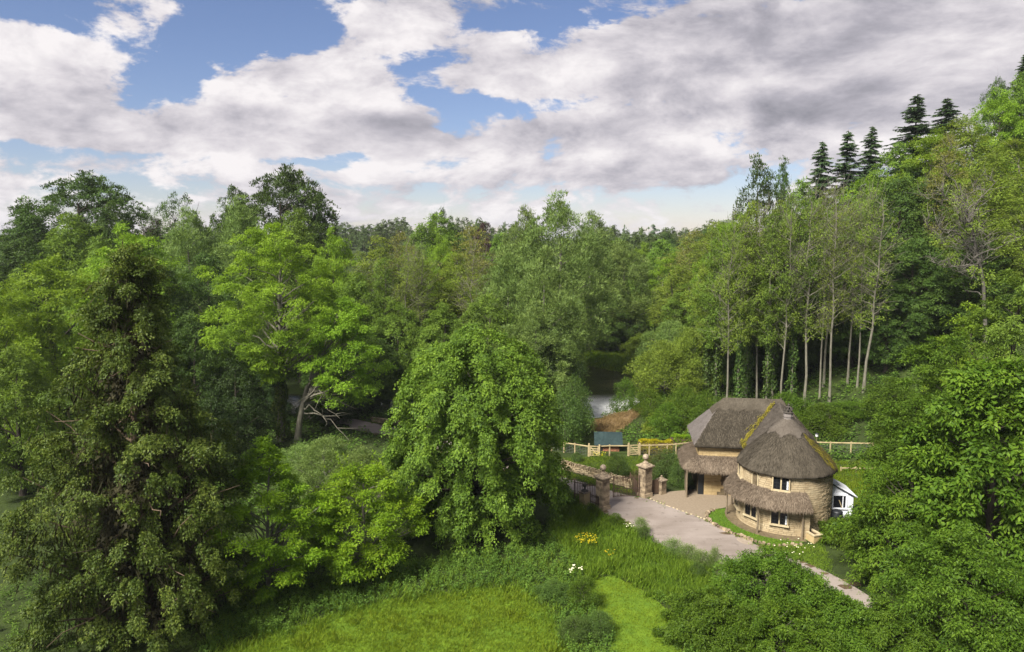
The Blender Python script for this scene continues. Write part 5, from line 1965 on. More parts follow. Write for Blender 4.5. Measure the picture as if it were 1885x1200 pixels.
# ---- middle
T = [
    ('olive1', 690, 440, 122, 130, 'slender olive tree with visible stems left of the middle wood'),
    ('tan1', 735, 428, 128, 100, 'brownish budding slender tree in the middle wood'),
    ('mid1', 800, 398, 152, 165, 'olive green crown highest in the middle wood'),
    ('crest1', 812, 385, 158, 80, 'sparse dark topped tree poking above the olive green crown'),
    ('maple2', 812, 436, 126, 95, 'bright green small crown in the middle wood'),
    ('tan1', 868, 418, 130, 150, 'tan and olive twiggy tree left of the tall grey green tree'),
    ('olive2', 770, 470, 116, 120, 'olive slender tree below the bright green crown'),
    ('olive1', 845, 470, 118, 120, 'olive twiggy tree with several pale stems'),
    ('copper1', 888, 408, 190, 60, 'purple brown tree on the middle skyline'),
    ('mid2', 920, 430, 160, 90, 'grey green rounded tree beside the purple brown tree'),
    ('willow1', 965, 395, 126, 120, 'tall grey green tree with spiky shoots at its left shoulder'),
    ('willow2', 1030, 376, 122, 190, 'tallest grey green spiky topped tree in the middle'),
    ('willow1', 1090, 402, 156, 130, 'tall grey green tree right of the spiky topped tree'),
    ('willow2', 935, 470, 108, 150, 'grey green willow left below the spiky topped tree'),
    ('willow1', 1000, 470, 104, 170, 'billowing grey green willow in front of the spiky topped tree'),
    ('willow2', 1085, 470, 150, 150, 'grey green willow behind the river'),
    ('willow1', 1150, 455, 152, 150, 'grey green willow beyond the river bend'),
    ('dark1', 1125, 540, 148, 110, 'dark tree over the river behind the leaning willow'),
    ('ivyshade1', 1015, 600, 96, 120, 'dark green tree right behind the big bright tree'),
    ('willow2', 985, 570, 95, 160, 'grey green tree touching the big bright tree'),
    ('mid1', 895, 545, 100, 150, 'green tree behind the top of the big bright tree'),
    ('mid2', 815, 560, 104, 130, 'green tree behind the left shoulder of the big bright tree'),
    ('mid1', 735, 560, 106, 120, 'mid green tree among the pale stems'),
    ('dark2', 770, 610, 108, 130, 'dark tree behind the left side of the big bright tree'),
    ('ivypole1', 705, 470, 109, 70, 'ivy covered slender stem left of the leaning pale stem'),
    ('pole1', 748, 450, 110, 70, 'leaning pale stemmed tree in the middle wood'),
    ('pole2', 770, 460, 112, 60, 'straight pale stemmed tree in the middle wood'),
    ('pole1', 872, 455, 112, 80, 'pale stemmed tree right in the middle wood'),
    ('mid2', 1215, 442, 175, 110, 'dark green rounded tree above the valley far behind the river'),
    ('maple1', 1230, 470, 150, 100, 'light green tree at the foot of the right slope'),
    ('mid1', 1262, 440, 210, 80, 'green tree far up the valley below the far pines'),
    ('dark1', 1300, 424, 230, 80, 'dark green tree on the far end of the right slope'),
    ('mid2', 1335, 405, 240, 90, 'green tree on the shoulder of the right slope'),
    ('maple2', 1185, 448, 205, 80, 'light green tree up the valley beyond the willows'),
    ('mid1', 1140, 440, 200, 80, 'green tree up the valley right of the spiky topped tree'),
    ('dark2', 1225, 430, 260, 70, 'dark tree in the notch of the valley'),
]
for kn, px, yt, y, wpx, lab in T:
    tree_px(kn, px, yt, y, wpx, lab, group=GRP['C'])
# ---- right slope
T = [
    ('tan1', 1275, 425, 150, 130, 'tan budding tree at the lower left end of the right slope'),
    ('olive1', 1315, 412, 140, 110, 'olive tree beside the tan budding tree'),
    ('olive2', 1250, 490, 134, 120, 'olive green tree above the river bushes'),
    ('mid1', 1285, 520, 128, 130, 'green tree above the willow bushes'),
    ('maple1', 1350, 400, 122, 130, 'fresh green tree left of the tall stems'),
    ('poplar1', 1398, 296, 128, 95, 'feathery dark poplar standing above the slope'),
    ('poplar1', 1440, 300, 132, 60, 'second smaller feathery dark poplar on the skyline'),
    ('mid2', 1345, 410, 138, 110, 'mid green tree below the feathery poplars'),
    ('mid1', 1475, 335, 122, 130, 'green tree on the ridge below the three spruces'),
    ('maple2', 1590, 330, 118, 150, 'fresh green tree on the ridge right of the spruces'),
    ('mid2', 1655, 265, 122, 140, 'green crowned tree below the tall spruce'),
    ('dark1', 1660, 330, 108, 190, 'large dark leafy tree filling the slope right of the tall stems'),
    ('dark2', 1735, 330, 106, 200, 'large dark tree behind the bare branches'),
    ('dark1', 1690, 440, 98, 200, 'dark shaded tree low on the slope'),
    ('dark2', 1790, 440, 92, 190, 'dark tree below the bare branched tree'),
    ('dark1', 1640, 520, 95, 130, 'dark tree low behind the two pale stems'),
    ('maple1', 1715, 240, 118, 150, 'fresh green tree high on the right slope'),
    ('olive2', 1780, 215, 118, 130, 'olive tree high on the right slope'),
    ('maple2', 1840, 165, 122, 150, 'bright tree near the top right of the slope'),
    ('mid1', 1890, 130, 124, 110, 'green tree at the right edge of the ridge'),
    ('olive1', 1870, 260, 108, 150, 'pale olive tree at the right edge'),
    ('tan1', 1745, 250, 104, 110, 'twiggy tan tree above the bare branches'),
    ('olive2', 1830, 330, 96, 170, 'thin leaved olive tree at the right above the front trees'),
    ('olive1', 1885, 400, 90, 130, 'thin leaved tree cut by the right edge'),
    ('crest1', 1838, 145, 134, 70, 'dark sparse tree on the ridge at the right'),
    ('mid2', 1560, 400, 108, 130, 'green tree behind the two pale stems'),
    ('dark2', 1500, 430, 108, 130, 'dark tree behind the row of tall stems'),
    ('dark1', 1420, 450, 110, 140, 'dark tree behind the ivy covered stems'),
    ('mid1', 1335, 470, 112, 120, 'green tree behind the left ivy covered stems'),
    ('dark2', 1575, 540, 100, 120, 'shaded tree behind the pale stems on the slope'),
    ('dark1', 1460, 560, 103, 110, 'shaded tree deep behind the ivy covered stems'),
    ('dark2', 1370, 570, 107, 110, 'shaded tree at the foot of the right slope'),
]
for kn, px, yt, y, wpx, lab in T:
    tree_px(kn, px, yt, y, wpx, lab, group=GRP['R'])
T = [
    ('spruce2', 1515, 252, 128, 145, 'left one of three dark spruces on the right ridge'),
    ('spruce1', 1562, 232, 130, 152, 'middle one of three dark spruces on the right ridge'),
    ('spruce2', 1607, 225, 132, 137, 'right one of three dark spruces on the right ridge'),
    ('spruce1', 1690, 166, 132, 188, 'tallest dark spruce on the right ridge'),
    ('spruce2', 1745, 174, 134, 166, 'dark spruce just right of the tallest spruce'),
    ('spruce1', 1890, 92, 130, 145, 'dark spruce cut by the right edge of the view'),
]
for kn, px, yt, y, wpx, lab in T:
    tree_px(kn, px, yt, y, wpx, lab, name='spruce_tree', group='spruces on the right ridge')
# tall stems in front of the slope
T = [
    ('ivypole1', 1328, 425, 101, 80, 'leftmost ivy covered stem of the row'), ('ivypole2', 1370, 400, 96, 80, 'ivy covered stem with fresh green top'), ('ivypole2', 1388, 372, 101, 85, 'tall ivy covered stem with light green crown'),
    ('ivypole1', 1426, 385, 94, 80, 'ivy covered stem in the middle of the row'), ('ivypole2', 1437, 370, 99, 80, 'ivy covered stem right of the middle of the row'), ('ivypole1', 1474, 362, 95, 85, 'rightmost ivy covered stem beside the first bare brown stem'),
    ('pole1', 1500, 350, 93, 90, 'bare brown stem behind the cottage roof'), ('pole2', 1535, 352, 97, 80, 'thin pole tree between the bare stems'), ('pole2', 1548, 345, 92, 80, 'straight pale stem left of the forked stem'), ('pole1', 1580, 358, 95, 70, 'curved thin stem next to the forked stem'), ('pole2', 1612, 350, 91, 90, 'forked pale stem with ivy at its foot'),
    ('pole1', 1350, 395, 95, 70, 'slender bare stem between the left ivy covered stems'), ('pole2', 1408, 378, 98, 70, 'slender bare stem among the middle ivy covered stems'), ('pole1', 1455, 365, 93, 70, 'slender leaning bare stem left of the bare brown stem'), ('pole2', 1528, 360, 94, 60, 'thin bare stem just left of the straight pale stem'), ('pole1', 1598, 372, 93, 60, 'thin pale stem twinned with the forked stem'),
    ('ivypole2', 1308, 450, 106, 80, 'ivy covered tree left of the stem row'), ('ivypole1', 1380, 420, 104, 80, 'ivy covered tree further back between the stems'), ('ivypole2', 1455, 400, 103, 80, 'ivy covered tree further back right of the middle')]
for kn, px, yt, y, wpx, lab in T:
    tree_px(kn, px, yt, y, wpx, lab, group='row of tall slender stems behind the cottage', wk=1.0)
# the bare-branched tree on the slope
rng = np.random.default_rng(47)
q = PY(1820, 585, 86)
zb = float(hgt(q[0], 86))
topz = PY(1765, 250, 86)
H = topz[2] - zb
bc, bo, bs = env_boughs(rng, 46, H * .35, H, 6.2, TALL, .9, .6, .3)
bc[:, 0] -= 2.0
A, ti = sprays(rng, bc, bo, bs, 5, 13, .26, flat=1.1, droop=.0)
wd = trunk_wood(rng, H, .27, H * .8, 0, None, lean=-.16, wob=.6)
for j in range(26):
    h = rng.uniform(.3, .78) * H
    b = np.array([-.16 * H * (h / (H * .8)) ** 1.5, 0, h])
    for seg in range(2):
        e = b + np.array([rng.normal(-1.6, 2.6), rng.normal(-.5, 1.8), rng.uniform(.2, 3.6)]) * (1 - .4 * seg)
        s_ = np.linspace(0, 1, 7)[:, None]
        pt = b + (e - b) * s_
        pt[1:-1] += rng.normal(0, .2, (5, 3))
        wd.tube(pt, np.linspace(.09, .03, 7) * (1 - .5 * seg), 5)
        for t_ in range(9):
            b2 = pt[rng.integers(2, 7)]
            e2 = b2 + np.array([rng.normal(0, .9), rng.normal(0, .8), rng.uniform(.2, 1.9)])
            wd.tube(np.stack([b2, (b2 + e2) / 2 + rng.normal(0, .15, 3), e2]), [.03, .02, .008], 4)
        b = e

hero('bare_branched_tree', 'half bare tree with whitish crooked branches on the right slope', (q[0], 86, zb), 'tree', wd, A, ti, 'olive', 'grey')
# ---- far treeline
k = 0
for px in np.arange(612, 960, 11):
    yt = 412 + 6 * math.sin(px * .05) + rng.normal(0, 4)
    tree_px('far1' if k % 2 else 'far2', px + rng.normal(0, 4), yt, rng.uniform(300, 430), rng.uniform(34, 52), 'rounded hazy tree in the far treeline over the middle wood', group=GRP['F'])
    k += 1
for px in np.arange(1090, 1330, 10):
    yt = 426 + 4 * math.sin(px * .07) + rng.normal(0, 3)
    tree_px('far1' if k % 2 else 'far2', px + rng.normal(0, 4), yt, rng.uniform(330, 460), rng.uniform(30, 46), 'rounded hazy tree in the far treeline at the end of the valley', group=GRP['F'])
    k += 1
for px in np.arange(1080, 1360, 15):
    tree_px('far2' if k % 3 else 'far1', px + rng.normal(0, 5), 434 + rng.normal(0, 5) - max(0, px - 1250) * .28, rng.uniform(240, 320), rng.uniform(44, 66), 'dark green tree on the flank of the valley below the far treeline', group=GRP['F'])
    k += 1
for px in np.arange(-20, 640, 60):
    tree_px('far1' if k % 2 else 'far2', px + rng.normal(0, 6), 415 + rng.normal(0, 6), rng.uniform(220, 300), rng.uniform(70, 100), 'hazy tree glimpsed behind the left wooded rise', group=GRP['F'])
    k += 1
tree_px('farpine', 1202, 412, 420, 24, 'flat topped pine standing above the far treeline', name='pine_tree')
tree_px('farpine', 1223, 424, 425, 12, 'small slim pine right of the flat topped pine', name='pine_tree')
tree_px('farpine', 1150, 412, 400, 8, 'tiny pointed conifer left of the flat topped pine', name='pine_tree')
tree_px('far2', 1262, 420, 400, 40, 'dense far tree right of the pines', group=None)
fh = PY(733, 430, 430)
hz = float(hgt(fh[0], 430))
fo = empty('far_house', (fh[0], 430, hz), 'pale far house roof glimpsed among the trees of the horizon', 'house')
zt = fh[2] - hz - 1.6
MB().box((0, 0, zt / 2), (5.5, 4, zt)).build('wall', M['weathered'], fo)
m = MB()
m.add([(-3, -2.3, zt), (3, -2.3, zt), (3, 2.3, zt), (-3, 2.3, zt), (-3, 0, zt + 1.7), (3, 0, zt + 1.7)], [(0, 1, 5, 4), (2, 3, 4, 5), (0, 4, 3), (1, 2, 5), (0, 3, 2, 1)])
m.build('roof', M['stone_mortar'], fo)

# ------------------------------------------------------------------ shrubs and bushes
S_ = [
    ('willowbush', 600, 815, 66, 140, 'bush', 'grey green scrub bush behind the two young trees'),
    ('willowbush', 665, 835, 63, 130, 'bush', 'grey green scrub bush between second young tree and big tree'),
    ('willowbush', 555, 825, 70, 120, 'bush', 'grey green scrub bush under the leaning pale stem'),
    ('greenbush', 1225, 635, 106, 130, 'bush', 'large pale green willow bush on the river bank'),
    ('greenbush', 1275, 612, 110, 110, 'bush', 'pale green willow bush at the foot of the right slope'),
    ('greenbush', 1185, 618, 140, 80, 'bush', 'pale green bush beyond the river'),
    ('willowbush', 1235, 600, 122, 110, 'bush', 'light bush far up the river bank'),
    ('shrub1', 1152, 700, 99, 52, 'bush', 'bright green small bush at the water edge'),
    ('shrub2', 1195, 720, 96, 60, 'bush', 'low green bush right of the water edge bush'),
    ('shrub1', 1260, 715, 92, 70, 'bush', 'green bush on the scrub slope above the yellow hedge'),
    ('shrub2', 1225, 745, 88, 70, 'bush', 'low scrub bush above the yellow hedge'),
    ('shrub1', 1300, 722, 90, 60, 'bush', 'scrub bush behind the hipped thatch roof'),
    ('darkshrub1', 1058, 700, 86, 66, 'bush', 'tall dark ivy mass on a stump behind the shed'),
    ('darkshrub2', 1042, 730, 82, 80, 'bush', 'dark ivy mass at the right edge of the big tree'),
    ('darkshrub1', 1137, 838, 70.5, 50, 'shrub', 'rounded dark green shrub behind the dry stone wall'),
    ('darkshrub2', 1062, 838, 76, 22, 'shrub', 'tiny dark shrub behind the left end of the dry stone wall'),
    ('darkshrub2', 1231, 832, 70.5, 62, 'shrub', 'large dark shrub left of the lean-to thatch'),
    ('bronzeshrub', 1213, 836, 72, 50, 'shrub', 'bronze tinted shrub behind the stained gate pier'),
    ('darkshrub1', 1250, 850, 68.5, 40, 'shrub', 'dark shrub beside the timber screen'),
    ('bronzeshrub', 1172, 868, 67.6, 24, 'shrub', 'low bronze shrub behind the rusty gate leaf'),
    ('rosemary', 1180, 968, 57.2, 26, 'shrub', 'grey spiky shrub on the road edge nearest the gate'),
    ('rosemary', 1240, 1012, 53.0, 36, 'shrub', 'grey spiky shrub halfway along the road edge'),
    ('rosemary', 1268, 1018, 52.0, 36, 'shrub', 'second grey spiky shrub halfway along the road edge'),
    ('rosemary', 1294, 1022, 50.8, 44, 'shrub', 'wide dark spiky shrub on the road edge'),
    ('rosemary', 1316, 1018, 50.4, 24, 'shrub', 'tall thin shrub standing out against the road'),
    ('darkshrub1', 1185, 978, 56.0, 26, 'shrub', 'low dark shrub below the first road edge shrub'),
    ('darkshrub2', 1285, 1040, 49.5, 34, 'shrub', 'low dark shrub near the end of the road edge'),
    ('shrub1', 1133, 955, 58.8, 30, 'shrub', 'low dark clump of leaves at the corner of the road'),
    ('darkshrub1', 1040, 905, 63, 36, 'shrub', 'dark shrub between big tree and low pale pier'),
    ('shrub2', 1090, 948, 61.0, 22, 'shrub', 'weedy clump at the foot of the low pale pier'),
    ('shrub1', 1655, 770, 72, 90, 'bush', 'green bush at the braced end of the timber fence'),
    ('shrub2', 1520, 748, 84, 100, 'bush', 'light green bush behind the garden lamp'),
    ('shrub1', 1585, 752, 86, 110, 'bush', 'green bush on the slope behind the right fence'),
    ('shrub2', 1650, 700, 82, 110, 'bush', 'green bush low on the dark slope'),
    ('shrub1', 1350, 735, 92, 80, 'bush', 'scrub bush behind the ridge of the cottage'),
    ('shrub2', 1450, 725, 90, 90, 'bush', 'scrub bush behind the straw finial'),
    ('shrub1', 1075, 1065, 45.5, 60, 'bush', 'dark weedy bush at the left edge of the mown path'),
    ('darkshrub2', 1020, 1075, 46.5, 70, 'bush', 'dark bramble clump left of the white flowers'),
    ('darkshrub1', 1105, 1130, 42.0, 60, 'bush', 'dark bramble clump beside the mown path'),
    ('darkshrub2', 1060, 1140, 41.5, 70, 'bush', 'dark bramble clump at the bottom beside the lawn'),
]
for kn, px, yt, y, wpx, cat, lab in S_:
    tree_px(kn, px, yt, y, wpx, lab, name='bush' if cat == 'bush' else 'shrub', cat=cat)


def hedge(name, label, a_px, b_px, z, h, wdt, mat, n, leaf=.12, base=None):
    a, b = P(*a_px, z), P(*b_px, z)
    L = np.linalg.norm((b - a)[:2])
    rng = np.random.default_rng(77)
    o = empty(name, a, label, 'hedge', None, math.atan2(b[1] - a[1], b[0] - a[0]))
    x = rng.random(n) * L
    t = rng.random(n) * PI
    hh = h * (1 + .08 * np.sin(x * 1.7) + .05 * np.sin(x * 4.1))
    pos = np.stack([x, -np.cos(t) * wdt / 2, np.minimum(np.sin(t) * 1.25, 1) * hh * np.where(rng.random(n) < .6, 1, rng.random(n))], -1)
    o_ = unit(np.stack([0 * x, -np.cos(t), np.sin(t)], -1))
    Ls = leaf * rng.uniform(.6, 1.4, n)
    A = leaf_arrays(pos, o_ + rng.normal(0, .6, (n, 3)), o_ + rng.normal(0, .5, (n, 3)), Ls, Ls * .6)
    link('foliage', leaf_mesh('foliage', A, M[mat], np.clip(.5 + .4 * np.sin(x * 2.1) + rng.normal(0, .2, n), 0, 1)), o)
    MB().box((L / 2, 0, h * .45), (L, wdt * .8, h * .85)).build('hedge_core', M['dirt'], o)
    return o


hedge('yellow_hedge', 'clipped bright yellow hedge behind the timber fence', (1176, 832), (1236, 831), 0.0, 1.25, 1.2, 'yellowleaf', 6000)
hedge('green_hedge', 'yellow green hedge between the yellow hedge and the thatched lean-to', (1236, 831), (1275, 830), 0.0, 1.7, 1.3, 'hornbeam', 4000)
# low wall at the back road
pa, pb = P(686, 776), P(742, 784)
bw = empty('roadside_wall', pa, 'low stone wall beyond the back stretch of road', 'wall', None, math.atan2(pb[1] - pa[1], pb[0] - pa[0]))
Lw = np.linalg.norm(pb - pa)
rng = np.random.default_rng(9)
for c in range(3):
    x = -.1 * c
    while x < Lw:
        l = rng.uniform(.4, .7)
        MB().box((x + l / 2, rng.uniform(-.02, .02), .1 + c * .19), (l * .96, .4, .18), jit=.02, rng=rng).build('stone', M['weathered'], bw)
        x += l

# ------------------------------------------------------------------ grass, weeds, flowers
rng = np.random.default_rng(60)


def scatter(poly, dens):
    lo, hi = poly.min(0), poly.max(0)
    n = int((hi[0] - lo[0]) * (hi[1] - lo[1]) * dens)
    x, y = rng.uniform(lo[0], hi[0], n), rng.uniform(lo[1], hi[1], n)
    k = inside(x, y, poly)
    return x[k], y[k]


def off(x, y, *polys, fuzz=0.0):
    k = np.ones(len(x), bool)
    xw = x + fuzz * (np.sin(1.9 * y + 1) + .6 * np.sin(4.3 * y + x) + rng.normal(0, .5, len(x)))
    yw = y + fuzz * (np.sin(1.7 * x) + .6 * np.sin(3.9 * x + y) + rng.normal(0, .5, len(x)))
    for p in polys:
        k &= ~inside(xw, yw, p)
    return x[k], y[k]


def wavy(poly, a=.3):
    p = smooth_poly(poly, 1)
    return p + a * np.stack([np.sin(p[:, 1] * 2.3) + .6 * np.sin(p[:, 1] * 5.1 + 1), np.sin(p[:, 0] * 2.1) + .6 * np.sin(p[:, 0] * 4.7)], -1)


def blades(name, xs, ys, per, L, wd, mat, lean=.5, spread=.16, label=None, patch=.25, zoff=0.0, var=None):
    n = len(xs)
    xs, ys = np.repeat(xs, per), np.repeat(ys, per)
    N = n * per
    x = xs + rng.normal(0, spread, N)
    y = ys + rng.normal(0, spread, N)
    pv = .5 + .5 * np.sin(x * .9 + 1.3 * np.sin(y * .7)) * np.sin(y * 1.1 + 1.7 * np.sin(x * .5))
    d = rng.normal(0, lean, (N, 3))
    d[:, 2] = 1
    d[:, 0] += .25
    Ls = L * rng.uniform(.5, 1.35, N) * (1 - patch + 2 * patch * pv)
    pos = np.stack([x, y, hgt(x, y) + zoff], -1)
    A = leaf_arrays(pos, d, rng.normal(0, 1, (N, 3)), Ls, np.full(N, wd) * rng.uniform(.6, 1.4, N), .1)
    o = link(name, leaf_mesh(name, A, M[mat], np.clip(.2 + .6 * pv + rng.normal(0, .18, N), 0, 1)))
    return tag(o, label, kind='stuff')


def weeds(name, xs, ys, H, leaf, mat, nl=16, label=None, rad=.22, lw=.45):
    n = len(xs)
    N = n * nl
    hh = H * rng.uniform(.55, 1.25, n)
    t = rng.random((n, nl)) ** .7
    a = rng.random((n, nl)) * 2 * PI
    r = rad * (1.05 - t * .75)
    lx = rng.normal(0, .12, (n, 1)) * t
    pos = np.stack([xs[:, None] + lx + r * .3 * np.cos(a), ys[:, None] + r * .3 * np.sin(a), (hgt(xs, ys))[:, None] + hh[:, None] * t], -1)
    d = np.stack([np.cos(a), np.sin(a), .35 - .6 * (1 - t) + rng.normal(0, .3, t.shape)], -1)
    nn = np.stack([0 * a, 0 * a, 1 + 0 * a], -1) + rng.normal(0, .4, (n, nl, 3))
    Ls = (leaf * rng.uniform(.7, 1.3, (n, nl)) * (1.15 - .5 * t)).reshape(-1)
    A = leaf_arrays(pos.reshape(N, 3), d.reshape(N, 3), nn.reshape(N, 3), Ls, Ls * lw)
    pv = .5 + .5 * np.sin(xs * .8 + 1.1 * np.sin(ys * .6))
    tint = np.clip(.5 * pv[:, None] + .5 * t + rng.normal(0, .12, t.shape), 0, 1).reshape(-1)
    return tag(link(name, leaf_mesh(name, A, M[mat], tint)), label, kind='stuff')


LAWN = smooth_poly(zone([(360, 1300), (395, 1205), (470, 1172), (560, 1150), (640, 1120), (740, 1102), (850, 1088), (930, 1078), (985, 1092), (1015, 1130), (1045, 1190), (1075, 1300)]), 2)
PATH = smooth_poly(zone([(1072, 1072), (1115, 1058), (1160, 1070), (1200, 1098), (1240, 1132), (1258, 1180), (1275, 1300), (1150, 1300), (1126, 1190), (1106, 1130), (1084, 1100)]), 2)
MEADOW = zone([(1010, 896), (1060, 925), (1105, 948), (1150, 968), (1185, 990), (1232, 1015), (1292, 1040), (1328, 1070), (1330, 1120), (1290, 1300), (330, 1300), (380, 1190), (400, 1100), (480, 1090), (640, 1050), (760, 1035), (900, 1020), (1000, 985), (1020, 940)])
TALL_Z = zone([(1010, 900), (1060, 928), (1105, 950), (1150, 970), (1185, 992), (1232, 1017), (1290, 1042), (1322, 1075), (1300, 1110), (1240, 1110), (1180, 1098), (1120, 1064), (1085, 1070), (1050, 1030), (1010, 985), (1020, 940)])
WEED_Z = zone([(390, 1150), (400, 1085), (480, 1075), (560, 1062), (640, 1044), (760, 1026), (900, 1008), (1000, 980), (1040, 1012), (1085, 1070), (1100, 1100), (1120, 1132), (1140, 1190), (1165, 1300), (1075, 1300), (1045, 1190), (1015, 1130), (985, 1092), (930, 1078), (850, 1088), (740, 1102), (640, 1120), (560, 1150), (470, 1172), (395, 1205)])
M['lawnbase'] = plain('lawn turf', (.105, .165, .012), 0.95, 0.1, scale=1.2, col2=(.070, .125, .012), bump=0.5, dist=0.05)
tag(sheet('lawn', wavy(LAWN), 0.004, M['lawnbase']), kind='structure')
tag(sheet('mown_path', wavy(PATH, .15), 0.005, M['lawnbase']), kind='structure')
x, y = scatter(LAWN, 34)
blades('lawn_grass', x, y, 8, .25, .022, 'grass', lean=.75)
cl = np.sin(x * 1.3 + 1.5 * np.sin(y * .9)) * np.sin(y * 1.6 + 1.2 * np.sin(x * 1.1)) + rng.normal(0, .5, len(x))
blades('lawn_tufts', x[cl > 1.15], y[cl > 1.15], 9, .36, .026, 'grass', lean=.6, spread=.14)
x, y = scatter(PATH, 34)
blades('path_grass', x, y, 7, .13, .022, 'grass', lean=.6)
x, y = scatter(TALL_Z, 22)
x, y = off(x, y, PATH, fuzz=.3)
x, y = off(x, y, ROADS)
blades('tall_grass', x, y, 12, .55, .026, 'tallgrass', lean=.45, spread=.15, patch=.4)
x, y = scatter(MEADOW, 11)
x, y = off(x, y, LAWN, fuzz=.45)
x, y = off(x, y, PATH, fuzz=.22)
x, y = off(x, y, TALL_Z, ROADS)
weeds('nettles', x, y, .75, .16, 'weed', 18)
k = rng.random(len(x)) < .5
blades('rough_grass', x[k], y[k], 8, .55, .024, 'tallgrass', lean=.5)
le = wavy(LAWN)
q = np.concatenate([a + (b - a) * rng.random((int(np.linalg.norm(b - a) * 16) + 1, 1)) for a, b in zip(le, np.roll(le, -1, 0))])
q = q + rng.normal(0, .55, q.shape)
q = q[q[:, 1] > 36]
blades('lawn_edge_grass', q[:, 0], q[:, 1], 7, .42, .024, 'tallgrass', lean=.6, spread=.18)
# verges, garden lawn, grass on the slope
V1 = zone([(1025, 866), (1050, 872), (1100, 884), (1160, 903), (1163, 910), (1120, 899), (1060, 881), (1012, 871)])
V2 = zone([(1008, 884), (1070, 918), (1100, 934), (1090, 945), (1020, 925), (990, 900)])
V3 = zone([(1030, 845), (1090, 843), (1180, 842), (1270, 838), (1262, 850), (1200, 870), (1165, 888), (1100, 872), (1040, 857)])
for nm, z_, dn, L, mt in (('verge_grass', V1, 40, .16, 'grass'), ('verge_grass', V2, 34, .3, 'tallgrass'), ('garden_grass', V3, 22, .26, 'tallgrass')):
    x, y = scatter(z_, dn)
    x, y = off(x, y, ROADS, YARD)
    blades(nm, x, y, 8, L, .024, mt)
x, y = scatter(BED, 44)
x, y = off(x, y, np.array([(TC[0] + 4.85 * math.cos(a), TC[1] + 4.85 * math.sin(a)) for a in np.linspace(0, 6.28, 40)]))
blades('bed_grass', x, y, 8, .15, .022, 'tallgrass')
V4 = zone([(1400, 1006), (1480, 1006), (1510, 1000), (1530, 1040), (1520, 1062), (1480, 1040), (1440, 1024)])
x, y = scatter(V4, 36)
x, y = off(x, y, ROADS)
blades('verge_grass', x, y, 9, .2, .024, 'tallgrass')
V5 = np.array([(27.5, 64), (31, 60), (40, 60), (44, 74), (30, 77), (27, 76)])
x, y = scatter(V5, 15)
blades('slope_grass', x, y, 10, .35, .03, 'grass', lean=.6)
# floor of the woods and the scrub slopes: one mass of undergrowth
xs, ys = [], []
for lo, hi, dn, y0, y1 in ((12, 62, 1.5, 82, 104), (-60, 6, .9, 66, 100), (28, 60, 1.6, 44, 82), (-34, -2, 1.3, 58, 72), (8, 40, .8, 104, 150), ):
    n = int((hi - lo) * (y1 - y0) * dn)
    xs.append(rng.uniform(lo, hi, n))
    ys.append(rng.uniform(y0, y1, n))
xs, ys = np.concatenate(xs), np.concatenate(ys)
xs, ys = off(xs, ys, ROADS, YARD, V5, zone([(1480, 1010), (1440, 880), (1540, 880), (1570, 1000), (1580, 1080), (1500, 1040)]))
k = (seg_dist(xs, ys, RIVER) > 6.0) & (np.hypot(xs - TC[0], ys - TC[1]) > 6) & ~((ys < 82) & (ys > 56) & (xs > -3) & (xs < 29)) & ~((seg_dist(xs, ys, np.array([P(1090, 790)[:2], P(1170, 770)[:2]])) < 3))
x2, y2 = scatter(np.array([(-34, 38), (-10.5, 38), (-10.5, 60), (-34, 62)]), 3)
x2, y2 = off(x2, y2, LAWN, fuzz=.4)
weeds('ground_ivy', x2, y2, .6, .18, 'weed', 16, rad=.3)
weeds('undergrowth', xs[k], ys[k], .9, .36, 'weed', 15, rad=.7)
x, y = scatter(zone([(1180, 800), (1200, 760), (1260, 735), (1320, 735), (1275, 800)]), 10)
weeds('scrub_weeds', x, y, .8, .3, 'olive', 14, rad=.5)
x, y = scatter(np.array([(-2, 132), (26, 122), (28, 140), (20, 152), (0, 152)], float), 6)
k = seg_dist(x, y, RIVER) > 5
blades('bank_grass', x[k], y[k], 8, .6, .05, 'grass', lean=.6, spread=.3)
# grass and grit creeping over the edges of the road
en = np.vstack([ROADS, ROADS[:1]])
ex_, ey_ = [], []
for p0, p1 in zip(en[:-1], en[1:]):
    n = int(np.linalg.norm(p1 - p0) * 5)
    if n and min(p0[1], p1[1]) > 38:
        tt = rng.random(n)[:, None]
        q = p0 + (p1 - p0) * tt + rng.normal(0, .22, (n, 2)) * (1 + np.sin(tt * 9 + p0[0] * 3))
        ex_.append(q)
q = np.concatenate(ex_)
q = q[~inside(q[:, 0], q[:, 1], YARD)]
q = q[np.hypot(q[:, 0] - GL[0], q[:, 1] - GL[1]) > .5]
blades('edge_grass', q[:, 0], q[:, 1], 7, .2, .022, 'tallgrass', lean=.7, spread=.12)
m = MB()
for p in q[::5]:
    r0_ = rng.uniform(.08, .42)
    an = np.linspace(0, 2 * PI, 9)[:-1]
    rr = r0_ * rng.uniform(.5, 1.3, 8)
    o2 = rng.uniform(0, 6)
    m.add([(p[0] + a * math.cos(b + o2) * 1.5, p[1] + a * math.sin(b + o2), .0165 + .0002 * rng.random()) for a, b in zip(rr, an)], [tuple(range(8))])
tag(m.build('road_grit', M['dirt']), kind='stuff')
x, y = scatter(RB, 26)
blades('dead_reeds', x, y, 7, .42, .03, 'deadreed', lean=1.1, spread=.2, zoff=.12)
